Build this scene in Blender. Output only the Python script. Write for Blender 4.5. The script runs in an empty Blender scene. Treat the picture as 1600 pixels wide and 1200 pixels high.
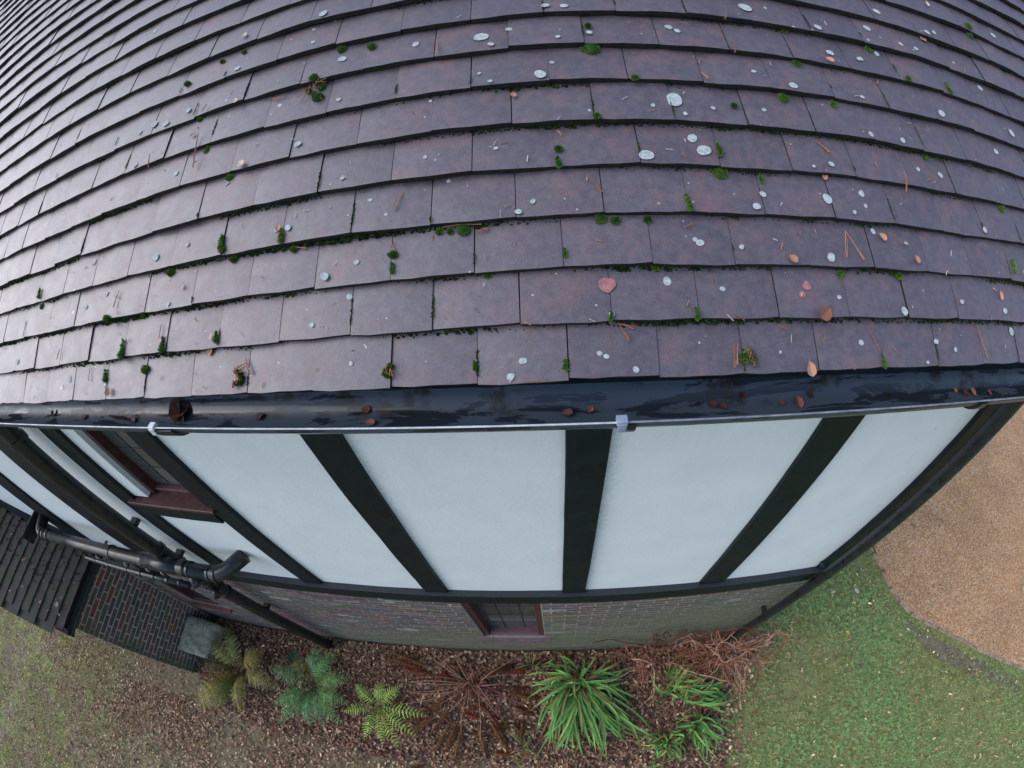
import bpy, math, random
import numpy as np
from mathutils import Vector, Matrix, noise
random.seed(11); rng = np.random.default_rng(11)
sc = bpy.context.scene
COL = sc.collection
R = math.radians

# ------------------------------------------------------------------ camera
# wide action-camera lens: theta(r) polynomial, r in mm on a 36 mm sensor
CAM = Vector((0.2929, -0.5344, 0.5797))
cam = bpy.data.cameras.new('camera'); camo = bpy.data.objects.new('camera', cam); COL.objects.link(camo)
RIGHT = Vector((0.995822, 0.026055, -0.087517)); UP = Vector((0.039832, 0.738490, 0.673087)); FWD = Vector((-0.082167, 0.673760, -0.734367))
camo.matrix_world = Matrix(((RIGHT.x, UP.x, -FWD.x, CAM.x), (RIGHT.y, UP.y, -FWD.y, CAM.y),
                            (RIGHT.z, UP.z, -FWD.z, CAM.z), (0, 0, 0, 1)))
cam.type = 'PANO'; cam.sensor_width = 36.0; cam.sensor_fit = 'HORIZONTAL'
cam.clip_start = 0.02; cam.clip_end = 2000
cam.panorama_type = 'FISHEYE_LENS_POLYNOMIAL'
cam.fisheye_fov = R(170)
cam.fisheye_polynomial_k0 = 0.0
LENSK = (0.06461915929, -3.809942015e-05, -2.328916212e-05, 5.800798966e-07)
for i, k in enumerate(LENSK): setattr(cam, 'fisheye_polynomial_k%d' % (i + 1), -k)
sc.camera = camo

# ------------------------------------------------------------------ sky, sun, exposure (overcast)
SUN_EL, SUN_AZ = 44.0, 258.0      # azimuth clockwise from +Y (north): the bright part of the overcast sky is to the left
w = bpy.data.worlds.new('World'); sc.world = w; w.use_nodes = True
nt = w.node_tree; bg = nt.nodes['Background']
sky = nt.nodes.new('ShaderNodeTexSky'); sky.sky_type = 'NISHITA'; sky.sun_disc = False
sky.sun_elevation = R(SUN_EL); sky.sun_rotation = R(SUN_AZ)
sky.air_density = 1.0; sky.dust_density = 2.0; sky.ozone_density = 1.0
nt.links.new(sky.outputs['Color'], bg.inputs['Color']); bg.inputs['Strength'].default_value = 0.15
sun = bpy.data.lights.new('sun', 'SUN'); sun.energy = 1.0; sun.angle = R(60); sun.color = (0.84, 0.91, 1.0)
suno = bpy.data.objects.new('sun', sun); COL.objects.link(suno)
az = R(SUN_AZ); el = R(SUN_EL)
sd = Vector((math.sin(az) * math.cos(el), math.cos(az) * math.cos(el), math.sin(el)))
suno.rotation_euler = sd.to_track_quat('Z', 'Y').to_euler()
sc.view_settings.view_transform = 'Standard'; sc.view_settings.look = 'None'
sc.view_settings.exposure = 0.62; sc.view_settings.gamma = 1.0; sc.view_settings.use_curve_mapping = False
sc.render.engine = 'CYCLES'; sc.cycles.max_bounces = 6; sc.cycles.diffuse_bounces = 3
sc.cycles.glossy_bounces = 3; sc.cycles.transmission_bounces = 2; sc.cycles.use_denoising = True

# ------------------------------------------------------------------ dimensions
TW, GA, BETA = 0.165, 0.1034, R(41.154)          # tile width, gauge, roof pitch
CB, SB = math.cos(BETA), math.sin(BETA)
WY, GZ = 0.293, -4.78                             # plaster face, ground level
ZR, HR = -2.2956, 0.163                           # top and depth of the floor rail
VERGE, LEFT = 2.47, -9.3

# ------------------------------------------------------------------ helpers
def tag(o, label=None, cat=None, group=None, kind=None):
    if label: o['label'] = label
    if cat: o['category'] = cat
    if group: o['group'] = group
    if kind: o['kind'] = kind
    return o
def empty(name, loc=(0, 0, 0), **k):
    o = bpy.data.objects.new(name, None); COL.objects.link(o); o.location = loc; o.empty_display_size = .1
    return tag(o, **k)
class MB:
    def __init__(s): s.v = []; s.f = []; s.m = []; s.c = []
    def add(s, vs, fs, mi=0, col=None):
        b = len(s.v); s.v.extend([tuple(x) for x in vs]); s.f.extend([tuple(i + b for i in f) for f in fs]); s.m.extend([mi] * len(fs))
        if col is not None: s.c.extend([(col[0], col[1], col[2], 1.0)] * len(vs))
    def box(s, x0, x1, y0, y1, z0, z1, mi=0):
        v = [(x0, y0, z0), (x1, y0, z0), (x1, y1, z0), (x0, y1, z0), (x0, y0, z1), (x1, y0, z1), (x1, y1, z1), (x0, y1, z1)]
        s.add(v, [(3, 2, 1, 0), (4, 5, 6, 7), (0, 1, 5, 4), (1, 2, 6, 5), (2, 3, 7, 6), (3, 0, 4, 7)], mi)
    def tube(s, pts, rad, n=10, mi=0, col=None, caps=True):
        pts = [Vector(p) for p in pts]; m = len(pts)
        rad = rad if isinstance(rad, (list, tuple)) else [rad] * m
        t = (pts[1] - pts[0]).normalized()
        a = t.orthogonal().normalized(); vs = []
        for i, p in enumerate(pts):
            if i: 
                d = pts[min(i + 1, m - 1)] - pts[i - 1]
                if d.length > 1e-9: t = d.normalized()
            a = (a - t * a.dot(t)); a = a.normalized() if a.length > 1e-6 else t.orthogonal().normalized()
            b = t.cross(a)
            for k in range(n):
                q = 2 * math.pi * k / n; vs.append(p + (a * math.cos(q) + b * math.sin(q)) * rad[i])
        fs = [(i * n + k, i * n + (k + 1) % n, (i + 1) * n + (k + 1) % n, (i + 1) * n + k) for i in range(m - 1) for k in range(n)]
        if caps: fs += [tuple(reversed(range(n))), tuple((m - 1) * n + k for k in range(n))]
        s.add(vs, fs, mi, col)
    def build(s, name, mats, parent=None, smooth=False, kind=None, loc=None, bevel=0):
        me = bpy.data.meshes.new(name); me.from_pydata(s.v, [], s.f)
        for m in (mats if isinstance(mats, (list, tuple)) else [mats]): me.materials.append(m)
        if any(s.m): me.polygons.foreach_set('material_index', s.m)
        if s.c and len(s.c) == len(s.v):
            at = me.color_attributes.new('col', 'FLOAT_COLOR', 'POINT'); at.data.foreach_set('color', np.array(s.c, dtype='f').ravel())
        if smooth: me.polygons.foreach_set('use_smooth', [True] * len(me.polygons))
        me.update()
        o = bpy.data.objects.new(name, me); COL.objects.link(o)
        if parent: o.parent = parent
        if kind: o['kind'] = kind
        if loc is not None: o.location = loc
        if bevel:
            md = o.modifiers.new('b', 'BEVEL'); md.width = bevel; md.segments = 2; md.limit_method = 'ANGLE'
        return o
def mesh_np(name, V, F, mats, parent=None, cols=None, kind=None, fs=4):
    V = np.asarray(V, 'f'); F = np.asarray(F, 'i')
    me = bpy.data.meshes.new(name); me.vertices.add(len(V)); me.vertices.foreach_set('co', V.ravel())
    me.loops.add(F.size); me.loops.foreach_set('vertex_index', F.ravel())
    me.polygons.add(len(F)); me.polygons.foreach_set('loop_start', np.arange(len(F), dtype='i') * fs)
    me.materials.append(mats)
    if cols is not None:
        at = me.color_attributes.new('col', 'FLOAT_COLOR', 'POINT')
        at.data.foreach_set('color', np.concatenate([cols, np.ones((len(cols), 1))], 1).astype('f').ravel())
    me.update(calc_edges=True); me.validate()
    o = bpy.data.objects.new(name, me); COL.objects.link(o)
    if parent: o.parent = parent
    if kind: o['kind'] = kind
    return o
def rp(x, s, n=0.0):               # roof surface: along eave, up the slope, above it
    return Vector((x, s * CB - n * SB, s * SB + n * CB))
def cam_px(P):                      # which pieces show largest: direction and size as this lens sees them
    d = Vector(P) - CAM; x, y, z = d.dot(RIGHT), d.dot(UP), d.dot(FWD)
    rho = math.hypot(x, y); th = math.atan2(rho, z); r = 689 * (th + .0883 * th ** 3 - .0174 * th ** 5)
    rho = max(rho, 1e-9); return 800 + r * x / rho, 600 - r * y / rho, d.length
def shows(P, nrm, m=40):
    a, b, d = cam_px(P)
    if not (-m < a < 1600 + m and -m < b < 1200 + m): return 0
    v = (CAM - Vector(P)).normalized().dot(Vector(nrm)); return max(v, 0) / d ** 2

# ------------------------------------------------------------------ materials
class NM:
    def __init__(s, name):
        s.m = bpy.data.materials.new(name); s.m.use_nodes = True; s.t = s.m.node_tree; s.n = s.t.nodes; s.l = s.t.links
        s.b = s.n['Principled BSDF']
    def nd(s, ty, **k):
        n = s.n.new(ty)
        for a, v in k.items():
            if a.startswith('i_'): n.inputs[a[2:].replace('_', ' ')].default_value = v
            else: setattr(n, a, v)
        return n
    def link(s, a, b): s.l.new(a, b)
    def pos(s):
        if not hasattr(s, '_p'): s._p = s.nd('ShaderNodeNewGeometry').outputs['Position']
        return s._p
    def noise(s, scale, detail=3, rough=.55, vec=None, dist=0):
        n = s.nd('ShaderNodeTexNoise'); n.inputs['Scale'].default_value = scale; n.inputs['Detail'].default_value = detail
        n.inputs['Roughness'].default_value = rough; n.inputs['Distortion'].default_value = dist
        s.link(vec or s.pos(), n.inputs['Vector']); return n.outputs['Fac']
    def vor(s, scale, feature='F1', vec=None, rnd=1.0):
        n = s.nd('ShaderNodeTexVoronoi', feature=feature); n.inputs['Scale'].default_value = scale; n.inputs['Randomness'].default_value = rnd
        s.link(vec or s.pos(), n.inputs['Vector']); return n
    def rng(s, v, a, b, c=0., d=1., smooth=True):
        n = s.nd('ShaderNodeMapRange', interpolation_type='SMOOTHSTEP' if smooth else 'LINEAR')
        s.link(v, n.inputs['Value'])
        for i, q in zip(('From Min', 'From Max', 'To Min', 'To Max'), (a, b, c, d)): n.inputs[i].default_value = q
        return n.outputs['Result']
    def math(s, op, a, b=None, c=None):
        n = s.nd('ShaderNodeMath', operation=op)
        for i, q in enumerate((a, b, c)):
            if q is None: continue
            if isinstance(q, (int, float)): n.inputs[i].default_value = q
            else: s.link(q, n.inputs[i])
        return n.outputs[0]
    def mix(s, f, a, b, mode='MIX'):
        n = s.nd('ShaderNodeMix', data_type='RGBA', blend_type=mode)
        for i, q in ((0, f), (6, a), (7, b)):
            if isinstance(q, (int, float)): n.inputs[i].default_value = q
            elif isinstance(q, (tuple, list)): n.inputs[i].default_value = (*q, 1) if len(q) == 3 else q
            else: s.link(q, n.inputs[i])
        return n.outputs[2]
    def xyz(s, v=None):
        n = s.nd('ShaderNodeSeparateXYZ'); s.link(v or s.pos(), n.inputs[0]); return n.outputs
    def out(s, col, rough=.6, bump=None, bs=.3, bd=.01, spec=.5, metal=0):
        if isinstance(col, (tuple, list)): s.b.inputs['Base Color'].default_value = (*col, 1)
        else: s.link(col, s.b.inputs['Base Color'])
        if isinstance(rough, (int, float)): s.b.inputs['Roughness'].default_value = rough
        else: s.link(rough, s.b.inputs['Roughness'])
        s.b.inputs['Specular IOR Level'].default_value = spec; s.b.inputs['Metallic'].default_value = metal
        if bump is not None:
            bn = s.nd('ShaderNodeBump'); bn.inputs['Strength'].default_value = bs; bn.inputs['Distance'].default_value = bd
            s.link(bump, bn.inputs['Height']); s.link(bn.outputs[0], s.b.inputs['Normal'])
        return s.m
def simple(name, col, rough=.6, nscale=20, var=.3, bump=.2, bd=.003, spec=.5):
    k = NM(name); n = k.noise(nscale, 4)
    c = k.mix(k.rng(n, .3, .7), tuple(x * (1 - var) for x in col), tuple(min(1, x * (1 + var)) for x in col))
    return k.out(c, rough, n, bump, bd, spec)
def attr_mat(name, rough=.6, spec=.3, trans=0.0, gain=1.0):
    k = NM(name); a = k.nd('ShaderNodeAttribute', attribute_name='col')
    n = k.noise(60, 2); c = k.mix(k.rng(n, .3, .7), a.outputs['Color'], (.9, .9, .9), 'MULTIPLY')
    k.out(a.outputs['Color'], rough, spec=spec)
    if trans:
        tr = k.nd('ShaderNodeBsdfTranslucent'); k.link(a.outputs['Color'], tr.inputs['Color'])
        mx = k.nd('ShaderNodeMixShader'); mx.inputs[0].default_value = trans
        k.link(k.b.outputs[0], mx.inputs[1]); k.link(tr.outputs[0], mx.inputs[2])
        k.link(mx.outputs[0], k.n['Material Output'].inputs['Surface'])
    return k.m

def tile_mat(name, gauge, mossy=False):
    k = NM(name); x, y, z = k.xyz()
    # each tile's own firing colour: a hash of its row and column
    s_ = k.math('ADD', k.math('MULTIPLY', y, CB), k.math('MULTIPLY', z, SB)) if not mossy else k.math('MULTIPLY', z, 2.0)
    row = k.math('FLOOR', k.math('DIVIDE', k.math('ADD', s_, .004), gauge))
    xc = x if not mossy else y
    colm = k.math('FLOOR', k.math('ADD', k.math('DIVIDE', xc, TW), k.math('MULTIPLY', k.math('MODULO', k.math('ADD', row, 100.), 2.0), .5)))
    cv = k.nd('ShaderNodeCombineXYZ'); k.link(colm, cv.inputs[0]); k.link(row, cv.inputs[1])
    wn = k.nd('ShaderNodeTexWhiteNoise', noise_dimensions='3D'); k.link(cv.outputs[0], wn.inputs['Vector'])
    rnd = wn.outputs['Value']
    wn2 = k.nd('ShaderNodeTexWhiteNoise', noise_dimensions='4D'); k.link(cv.outputs[0], wn2.inputs['Vector']); wn2.inputs['W'].default_value = 3.3
    rnd2 = wn2.outputs['Value']
    off = k.nd('ShaderNodeVectorMath', operation='ADD'); k.link(k.pos(), off.inputs[0])
    sc3 = k.nd('ShaderNodeVectorMath', operation='SCALE'); k.link(wn.outputs['Color'], sc3.inputs[0]); sc3.inputs['Scale'].default_value = 5; k.link(sc3.outputs[0], off.inputs[1])
    big = k.noise(20, 6, .68, off.outputs[0]); mid = k.noise(55, 4, .6); grain = k.noise(520, 2, .6)
    if not mossy:
        dark, grey, red = (.078, .062, .078), (.106, .090, .106), (.165, .093, .094)
    else:
        dark, grey, red = (.032, .029, .028), (.042, .038, .036), (.050, .036, .032)
    base = k.mix(k.rng(mid, .3, .7), dark, grey)
    f = k.math('ADD', k.math('ADD', big, k.math('MULTIPLY', rnd, .12)), k.math('MULTIPLY', mid, .18))
    base = k.mix(k.math('MULTIPLY', k.rng(f, .62, .90), .70), base, red)
    base = k.mix(1.0, base, k.mix(rnd2, (.92, .92, .93), (1.09, 1.08, 1.08)), 'MULTIPLY')
    pk = k.noise(190, 3, .7, off.outputs[0]); base = k.mix(k.math('MULTIPLY', k.rng(pk, .66, .76), k.rng(big, .45, .62)), base, (.30, .17, .16))
    fine = k.noise(900, 2, .7); base = k.mix(1.0, base, k.mix(k.rng(grain, .32, .68), (.80, .80, .82), (1.30, 1.29, 1.31)), 'MULTIPLY')
    base = k.mix(k.math('MULTIPLY', k.rng(fine, .60, .72), .5), base, (.21, .15, .16)); base = k.mix(k.math('MULTIPLY', k.rng(fine, .40, .30), .45), base, (.035, .034, .045))
    wsh = k.noise(7, 5, .7); base = k.mix(k.math('MULTIPLY', k.rng(wsh, .58, .72), .35), base, (.16, .15, .16))
    # small round lichens
    v = k.vor(17); base = k.mix(k.math('MULTIPLY', k.math('LESS_THAN', v.outputs['Distance'], .085), k.math('GREATER_THAN', k.xyz(v.outputs['Color'])[0], .80)), base, (.42, .44, .44))
    v2 = k.vor(44); base = k.mix(k.math('MULTIPLY', k.math('LESS_THAN', v2.outputs['Distance'], .09), k.math('GREATER_THAN', k.xyz(v2.outputs['Color'])[0], .86)), base, (.38, .40, .40))
    if mossy:
        base = k.mix(k.rng(k.noise(5, 5, .7), .46, .66), base, (.030, .045, .018))
    ro = k.rng(big, .3, .7, .42, .56)
    k.b.inputs['Coat Weight'].default_value = .6 if not mossy else 0; k.b.inputs['Coat Roughness'].default_value = .46
    bmp = k.math('ADD', k.math('MULTIPLY', grain, .5), k.math('MULTIPLY', mid, 1.0))
    return k.out(base, ro if not mossy else .6, bmp, .55, .0016, .62 if not mossy else .4)

M = {}
M['tile'] = tile_mat('weathered_clay', GA)
M['tile_mossy'] = tile_mat('mossy_clay', .106, True)
M['tile_edge'] = simple('grimy_shaded_tile_edge', (.012, .012, .011), .8, 60, .5)  # grime plus the shade of the gap under each tile, in the colour
M['deck'] = simple('roofing_felt', (.012, .012, .013), .9)
def _black():
    k = NM('black_gloss_paint'); n = k.noise(7, 4, .6); f = k.noise(140, 3)
    x, y, z = k.xyz(); st = k.nd('ShaderNodeCombineXYZ'); k.link(k.math('MULTIPLY', x, 60), st.inputs[0]); k.link(k.math('MULTIPLY', y, 60), st.inputs[1]); k.link(k.math('MULTIPLY', z, 3), st.inputs[2])
    g = k.noise(1.0, 3, .6, st.outputs[0])
    c = k.mix(k.rng(n, .35, .7), (.0035, .0085, .0115), (.0075, .0155, .020))
    c = k.mix(k.math('MULTIPLY', k.rng(f, .64, .76), .3), c, (.06, .07, .07))
    gn = k.nd('ShaderNodeNewGeometry'); up = k.xyz(gn.outputs['Normal'])[2]   # paler on upward-facing ledges
    c = k.mix(k.math('MULTIPLY', k.rng(up, .6, .95), k.rng(f, .3, .6, .5, 1.0)), c, (.040, .048, .056))
    return k.out(c, k.rng(n, .3, .7, .42, .62), k.math('ADD', g, k.math('MULTIPLY', f, .4)), .35, .003, .25)
M['black'] = _black()
def _pipe():
    k = NM('black_plastic_pipe'); n = k.noise(18, 4); f = k.noise(300, 2)
    return k.out(k.mix(k.rng(n, .3, .75), (.008, .011, .013), (.020, .026, .030)), k.rng(n, .3, .7, .26, .40), f, .15, .001, .5)
M['pipe'] = _pipe()
def _gutter():
    k = NM('wet_sky_tinted_gutter'); n = k.noise(9, 5, .6); x, y, z = k.xyz()
    st = k.nd('ShaderNodeCombineXYZ'); k.link(k.math('MULTIPLY', x, 5), st.inputs[0]); k.link(k.math('MULTIPLY', y, 26), st.inputs[1]); k.link(k.math('MULTIPLY', z, 26), st.inputs[2])
    wet = k.noise(1.0, 5, .6, st.outputs[0], .6)
    muck = k.math('MULTIPLY', k.rng(k.noise(16, 5, .65), .50, .66), k.rng(y, .004, .03))
    c = k.mix(k.rng(wet, .44, .48), (.020, .028, .038), (.054, .074, .100))  # blue-grey part carries the sky reflection in the base colour
    c = k.mix(muck, c, (.022, .017, .014))
    return k.out(c, k.rng(wet, .43, .49, .16, .38), k.noise(22, 3), .08, .003, .45)
M['gutter'] = _gutter()
M['lip'] = simple('highlight_gutter_edge', (.55, .58, .60), .4, 30, .25)  # bright highlight along the rim given as a pale colour
M['lip_dull'] = simple('dull_highlight_gutter_edge', (.20, .22, .26), .35, 30, .3)  # weaker bluish stretch of that rim highlight, also in the colour
M['mossy_gutter'] = simple('algae_gutter', (.014, .020, .014), .6, 30, .6)
def _plaster():
    k = NM('white_render'); n = k.noise(3.2, 4, .6); f = k.noise(45, 4, .55); g = k.noise(260, 3)
    c = k.mix(k.rng(n, .3, .7), (.72, .765, .785), (.78, .815, .83))
    sp = k.vor(11); c = k.mix(k.math('MULTIPLY', k.math('LESS_THAN', sp.outputs['Distance'], .035), k.math('GREATER_THAN', k.xyz(sp.outputs['Color'])[0], .88)), c, (.16, .17, .16))
    c = k.mix(k.math('MULTIPLY', k.rng(k.noise(90, 5, .7), .68, .8), .25), c, (.4, .42, .4))
    x, y, z = k.xyz(); gr = k.noise(38, 5, .7); acc = None     # soft shade and speckled grime painted right of each timber, drips below the eaves
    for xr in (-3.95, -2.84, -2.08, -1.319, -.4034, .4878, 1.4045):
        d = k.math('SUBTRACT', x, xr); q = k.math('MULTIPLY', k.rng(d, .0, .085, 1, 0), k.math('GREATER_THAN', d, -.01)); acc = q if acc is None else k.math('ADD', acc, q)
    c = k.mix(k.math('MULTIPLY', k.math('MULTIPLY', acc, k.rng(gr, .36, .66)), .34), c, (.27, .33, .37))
    st = k.nd('ShaderNodeCombineXYZ'); k.link(k.math('MULTIPLY', x, 26), st.inputs[0]); k.link(k.math('MULTIPLY', z, 1.3), st.inputs[1])
    dr = k.noise(1.0, 4, .6, st.outputs[0]); c = k.mix(k.math('MULTIPLY', k.math('MULTIPLY', k.rng(dr, .54, .72), k.rng(z, -1.6, -.5)), .10), c, (.40, .45, .46))
    return k.out(c, .75, k.math('ADD', f, k.math('MULTIPLY', g, .3)), .30, .006, .3)
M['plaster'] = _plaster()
def _brick(name, algae):
    k = NM(name); x, y, z = k.xyz(); oi = k.nd('ShaderNodeAttribute', attribute_name='col')
    n = k.noise(30, 5, .65); g = k.noise(230, 3)
    c = k.mix(1.0, oi.outputs['Color'], k.mix(k.rng(n, .3, .7), (.7, .7, .72), (1.3, 1.27, 1.27)), 'MULTIPLY')
    if algae:
        a = k.math('ADD', k.math('MULTIPLY', k.noise(2.2, 6, .65), 1.6), k.math('ADD', k.math('MULTIPLY', z, -.72), k.math('MULTIPLY', x, .30)))
        c = k.mix(k.math('MULTIPLY', k.rng(a, 2.85, 3.8), .88), c, k.mix(k.rng(n, .3, .7), (.105, .115, .070), (.17, .175, .115)))
    else:
        a = k.math('ADD', k.math('MULTIPLY', k.noise(5, 6, .65), 1.0), k.math('MULTIPLY', y, -1.6))
        c = k.mix(k.math('MULTIPLY', k.rng(a, 1.08, 1.42), .8), c, (.085, .10, .055))
    return k.out(c, .8, k.math('ADD', n, g), .5, .004, .3)
M['brick'] = _brick('old_brick', True); M['brick_side'] = _brick('dark_brick', False)
def _mortar(name, col, algae):
    k = NM(name); x, y, z = k.xyz(); n = k.noise(60, 4)
    c = k.mix(k.rng(n, .3, .7), tuple(q * .7 for q in col), tuple(q * 1.2 for q in col))
    if algae:
        a = k.math('ADD', k.math('MULTIPLY', k.noise(2.2, 6, .65), 1.6), k.math('ADD', k.math('MULTIPLY', z, -.72), k.math('MULTIPLY', x, .30)))
        c = k.mix(k.math('MULTIPLY', k.rng(a, 3.0, 4.0), .8), c, (.15, .16, .10))
    else:
        a = k.math('ADD', k.math('MULTIPLY', k.noise(5, 6, .65), 1.0), k.math('MULTIPLY', y, -1.6))
        c = k.mix(k.math('MULTIPLY', k.rng(a, 1.08, 1.42), .8), c, (.10, .115, .065))
    return k.out(c, .9, n, .4, .004, .2)
M['mortar'] = _mortar('pale_mortar', (.34, .32, .29), True); M['mortar_side'] = _mortar('grey_mortar', (.46, .39, .32), False)
M['maroon'] = simple('maroon_paint', (.075, .026, .026), .42, 25, .3)
M['maroon_worn'] = simple('faded_maroon_paint', (.115, .062, .072), .45, 25, .25)
M['terracotta'] = simple('terracotta_sill', (.19, .062, .040), .6, 25, .35)
M['glass'] = NM('window_glass').out((.066, .076, .070), .07, spec=.45)
M['lead'] = simple('lead_grey', (.03, .033, .036), .5, 40, .3)
M['curtain'] = simple('pink_curtain', (.45, .30, .36), .8, 15, .2)
M['clip_white'] = simple('white_clip', (.62, .64, .66), .4, 30, .15)
M['clip_grey'] = simple('blue_grey_clip', (.24, .28, .38), .4, 30, .2)
M['glint'] = simple('glint_clip', (.50, .54, .56), .35, 30, .2)  # glints on the pipe clips put into their pale colour
M['stone'] = None
def _stone():
    k = NM('lichened_stone'); n = k.noise(14, 6, .7); g = k.noise(90, 4)
    c = k.mix(k.rng(n, .35, .65), (.27, .26, .18), (.54, .50, .38)); c = k.mix(k.rng(k.noise(6, 5, .7), .5, .75), c, (.19, .19, .10))
    return k.out(c, .85, k.math('ADD', n, g), .6, .01, .2)
M['stone'] = _stone()
M['moss'] = attr_mat('moss_green', .9, .1)
M['leafm'] = attr_mat('dead_leaf', .65, .22)
M['plant'] = attr_mat('plant_leaf', .6, .12, .18)
M['grass'] = attr_mat('grass_blade', .7, .1, .2)
M['twig'] = attr_mat('dry_stem', .7, .2)
def _lich():
    k = NM('lichen'); n = k.noise(150, 4, .7); return k.out(k.mix(k.rng(n, .36, .62), (.30, .34, .35), (.48, .53, .54)), .9, spec=.1)
M['lichen'] = _lich()
M['lichen_pink'] = simple('pink_stain', (.33, .14, .14), .8, 120, .25)

# ================================================================== GROUND
def sheet(name, pts, z, mat, kind='structure', sub=0):
    mb = MB(); mb.add([(x, y, z) for x, y in pts], [tuple(range(len(pts)))]); return mb.build(name, mat, kind=kind)
def _lawn():
    k = NM('lawn_soil'); x, y, z = k.xyz(); n = k.noise(2.5, 6, .65); m = k.noise(16, 5, .7); g = k.noise(130, 3, .7)
    left = k.rng(x, -2.5, 1.2, 1, 0)
    green = k.mix(k.rng(m, .3, .7), (.15, .18, .065), (.25, .275, .12))
    brown = k.mix(k.rng(m, .3, .7), (.125, .100, .072), (.235, .190, .145))
    f = k.math('MULTIPLY', k.rng(n, .36, .58), k.math('ADD', k.math('MULTIPLY', left, .8), .12))
    f = k.math('MAXIMUM', f, k.math('MULTIPLY', k.math('MULTIPLY', k.rng(y, -2.7, -1.0), k.math('MULTIPLY', k.rng(x, 1.4, 2.2, 1, 0), k.rng(x, -7.0, -5.2))), k.rng(m, .25, .6, .55, 1.0)))   # bare soil between the bed and the lawn
    c = k.mix(f, green, brown); c = k.mix(k.rng(g, .35, .75), c, k.mix(1.0, c, (1.6, 1.55, 1.4), 'MULTIPLY'))
    return k.out(c, .9, k.math('ADD', m, g), .6, .02, .2)
M['lawn'] = _lawn()
def _bed():
    k = NM('bed_soil'); m = k.noise(22, 5, .7); g = k.noise(120, 4, .7)
    return k.out(k.mix(k.rng(g, .35, .7), k.mix(k.rng(m, .3, .7), (.040, .028, .022), (.085, .055, .042)), (.16, .095, .07)), .8, k.math('ADD', m, g), .7, .02, .3)
M['bed'] = _bed()
def _gravel():
    k = NM('golden_gravel'); v = k.vor(75); v2 = k.vor(60); n = k.noise(1.6, 5, .6); cr = k.xyz(v.outputs['Color'])[0]
    c = k.mix(cr, (.24, .125, .055), (.66, .38, .18)); c = k.mix(k.math('GREATER_THAN', k.xyz(v.outputs['Color'])[1], .86), c, (.64, .50, .36))
    c = k.mix(k.rng(k.noise(3.4, 5, .7), .60, .74), c, k.mix(1.0, c, (.50, .50, .54), 'MULTIPLY'))
    c = k.mix(1.0, c, k.mix(k.rng(n, .3, .7), (.86, .86, .86), (1.08, 1.06, 1.04)), 'MULTIPLY')
    return k.out(c, .75, k.math('SUBTRACT', 1.0, v.outputs['Distance']), .6, .01, .3)
M['gravel'] = _gravel()
M['edging'] = simple('stone_edging', (.30, .225, .15), .85, 12, .35, .5, .01)
M['mud'] = simple('bare_mud', (.16, .13, .088), .7, 9, .35, .5, .02)
sheet('lawn', [(-150, -150), (150, -150), (150, 150), (-150, 150)], GZ - .03, M['lawn'])
# gentle uneven lawn close to the house
def ground_h(x, y): return .018 * noise.noise(Vector((x * .9, y * .9, 0))) + .008 * noise.noise(Vector((x * 4, y * 4, 3)))
gx = np.linspace(-14, 14, 281); gy = np.linspace(-8, .6, 87)
V = [(x, y, GZ - .004 + ground_h(x, y) - (.02 if y > .2 else 0)) for y in gy for x in gx]
nx = len(gx); F = [(j * nx + i, j * nx + i + 1, (j + 1) * nx + i + 1, (j + 1) * nx + i) for j in range(len(gy) - 1) for i in range(nx - 1)]
mesh_np('garden_ground', V, F, M['lawn'], kind='structure')
bedpts = [(-4.3, .29), (-4.3, -.52), (-3.9, -.75), (-3.42, -.95), (-2.6, -.93), (-2.0, -1.0), (-1.26, -1.03), (-.6, -.96), (-.1, -.98), (.6, -1.05), (1.16, -1.0), (1.7, -1.2), (2.05, -1.15), (2.12, -.85), (2.07, -.6), (2.25, -.25), (2.5, -.02), (2.75, .29)]
mb = MB(); cx, cy = -.5, -.3
dense = []
for i in range(len(bedpts)):
    a, b = Vector(bedpts[i]), Vector(bedpts[(i + 1) % len(bedpts)]); n_ = max(1, int((b - a).length / .08))
    for t in range(n_):
        p_ = a.lerp(b, t / n_); j = .03 * noise.noise(Vector((p_.x * 9, p_.y * 9, 5))) if p_.y < .2 else 0; dense.append((p_.x + j, p_.y + j))
dz = GZ + .012
mb.add([(x, y, dz + ground_h(x, y)) for x, y in dense] , [tuple(range(len(dense)))]); mb.build('flower_bed', M['bed'], kind='structure')
# drive with a curved edge
edge = [(4.2, 4.0), (4.3, 2.6), (4.42, 1.75), (4.638, 1.132), (4.756, .456), (4.921, .15), (5.181, -.091), (5.468, -.3), (5.873, -.596), (6.308, -.915), (6.785, -1.215), (7.6, -1.7), (9.0, -2.5), (12, -4.0), (20, -7)]
def smooth(pts, n=8):
    out = []
    P_ = [Vector(p) for p in pts]
    for i in range(len(P_) - 1):
        p0, p1, p2, p3 = P_[max(i - 1, 0)], P_[i], P_[i + 1], P_[min(i + 2, len(P_) - 1)]
        for t in range(n):
            u = t / n; out.append(.5 * ((2 * p1) + (-p0 + p2) * u + (2 * p0 - 5 * p1 + 4 * p2 - p3) * u * u + (-p0 + 3 * p1 - 3 * p2 + p3) * u ** 3))
    out.append(P_[-1]); return out
es = smooth(edge)
mb = MB(); vs = [(p.x + .015 + .03 * noise.noise(Vector((p.x * 4, p.y * 4, 0))), p.y + .01, GZ + .020) for p in es] + [(p.x + 26, p.y + 10, GZ + .030) for p in es]; n_ = len(es)
mb.add(vs, [(i, i + 1, n_ + i + 1, n_ + i) for i in range(n_ - 1)]); mb.build('gravel_drive', M['gravel'], kind='structure')
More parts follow.
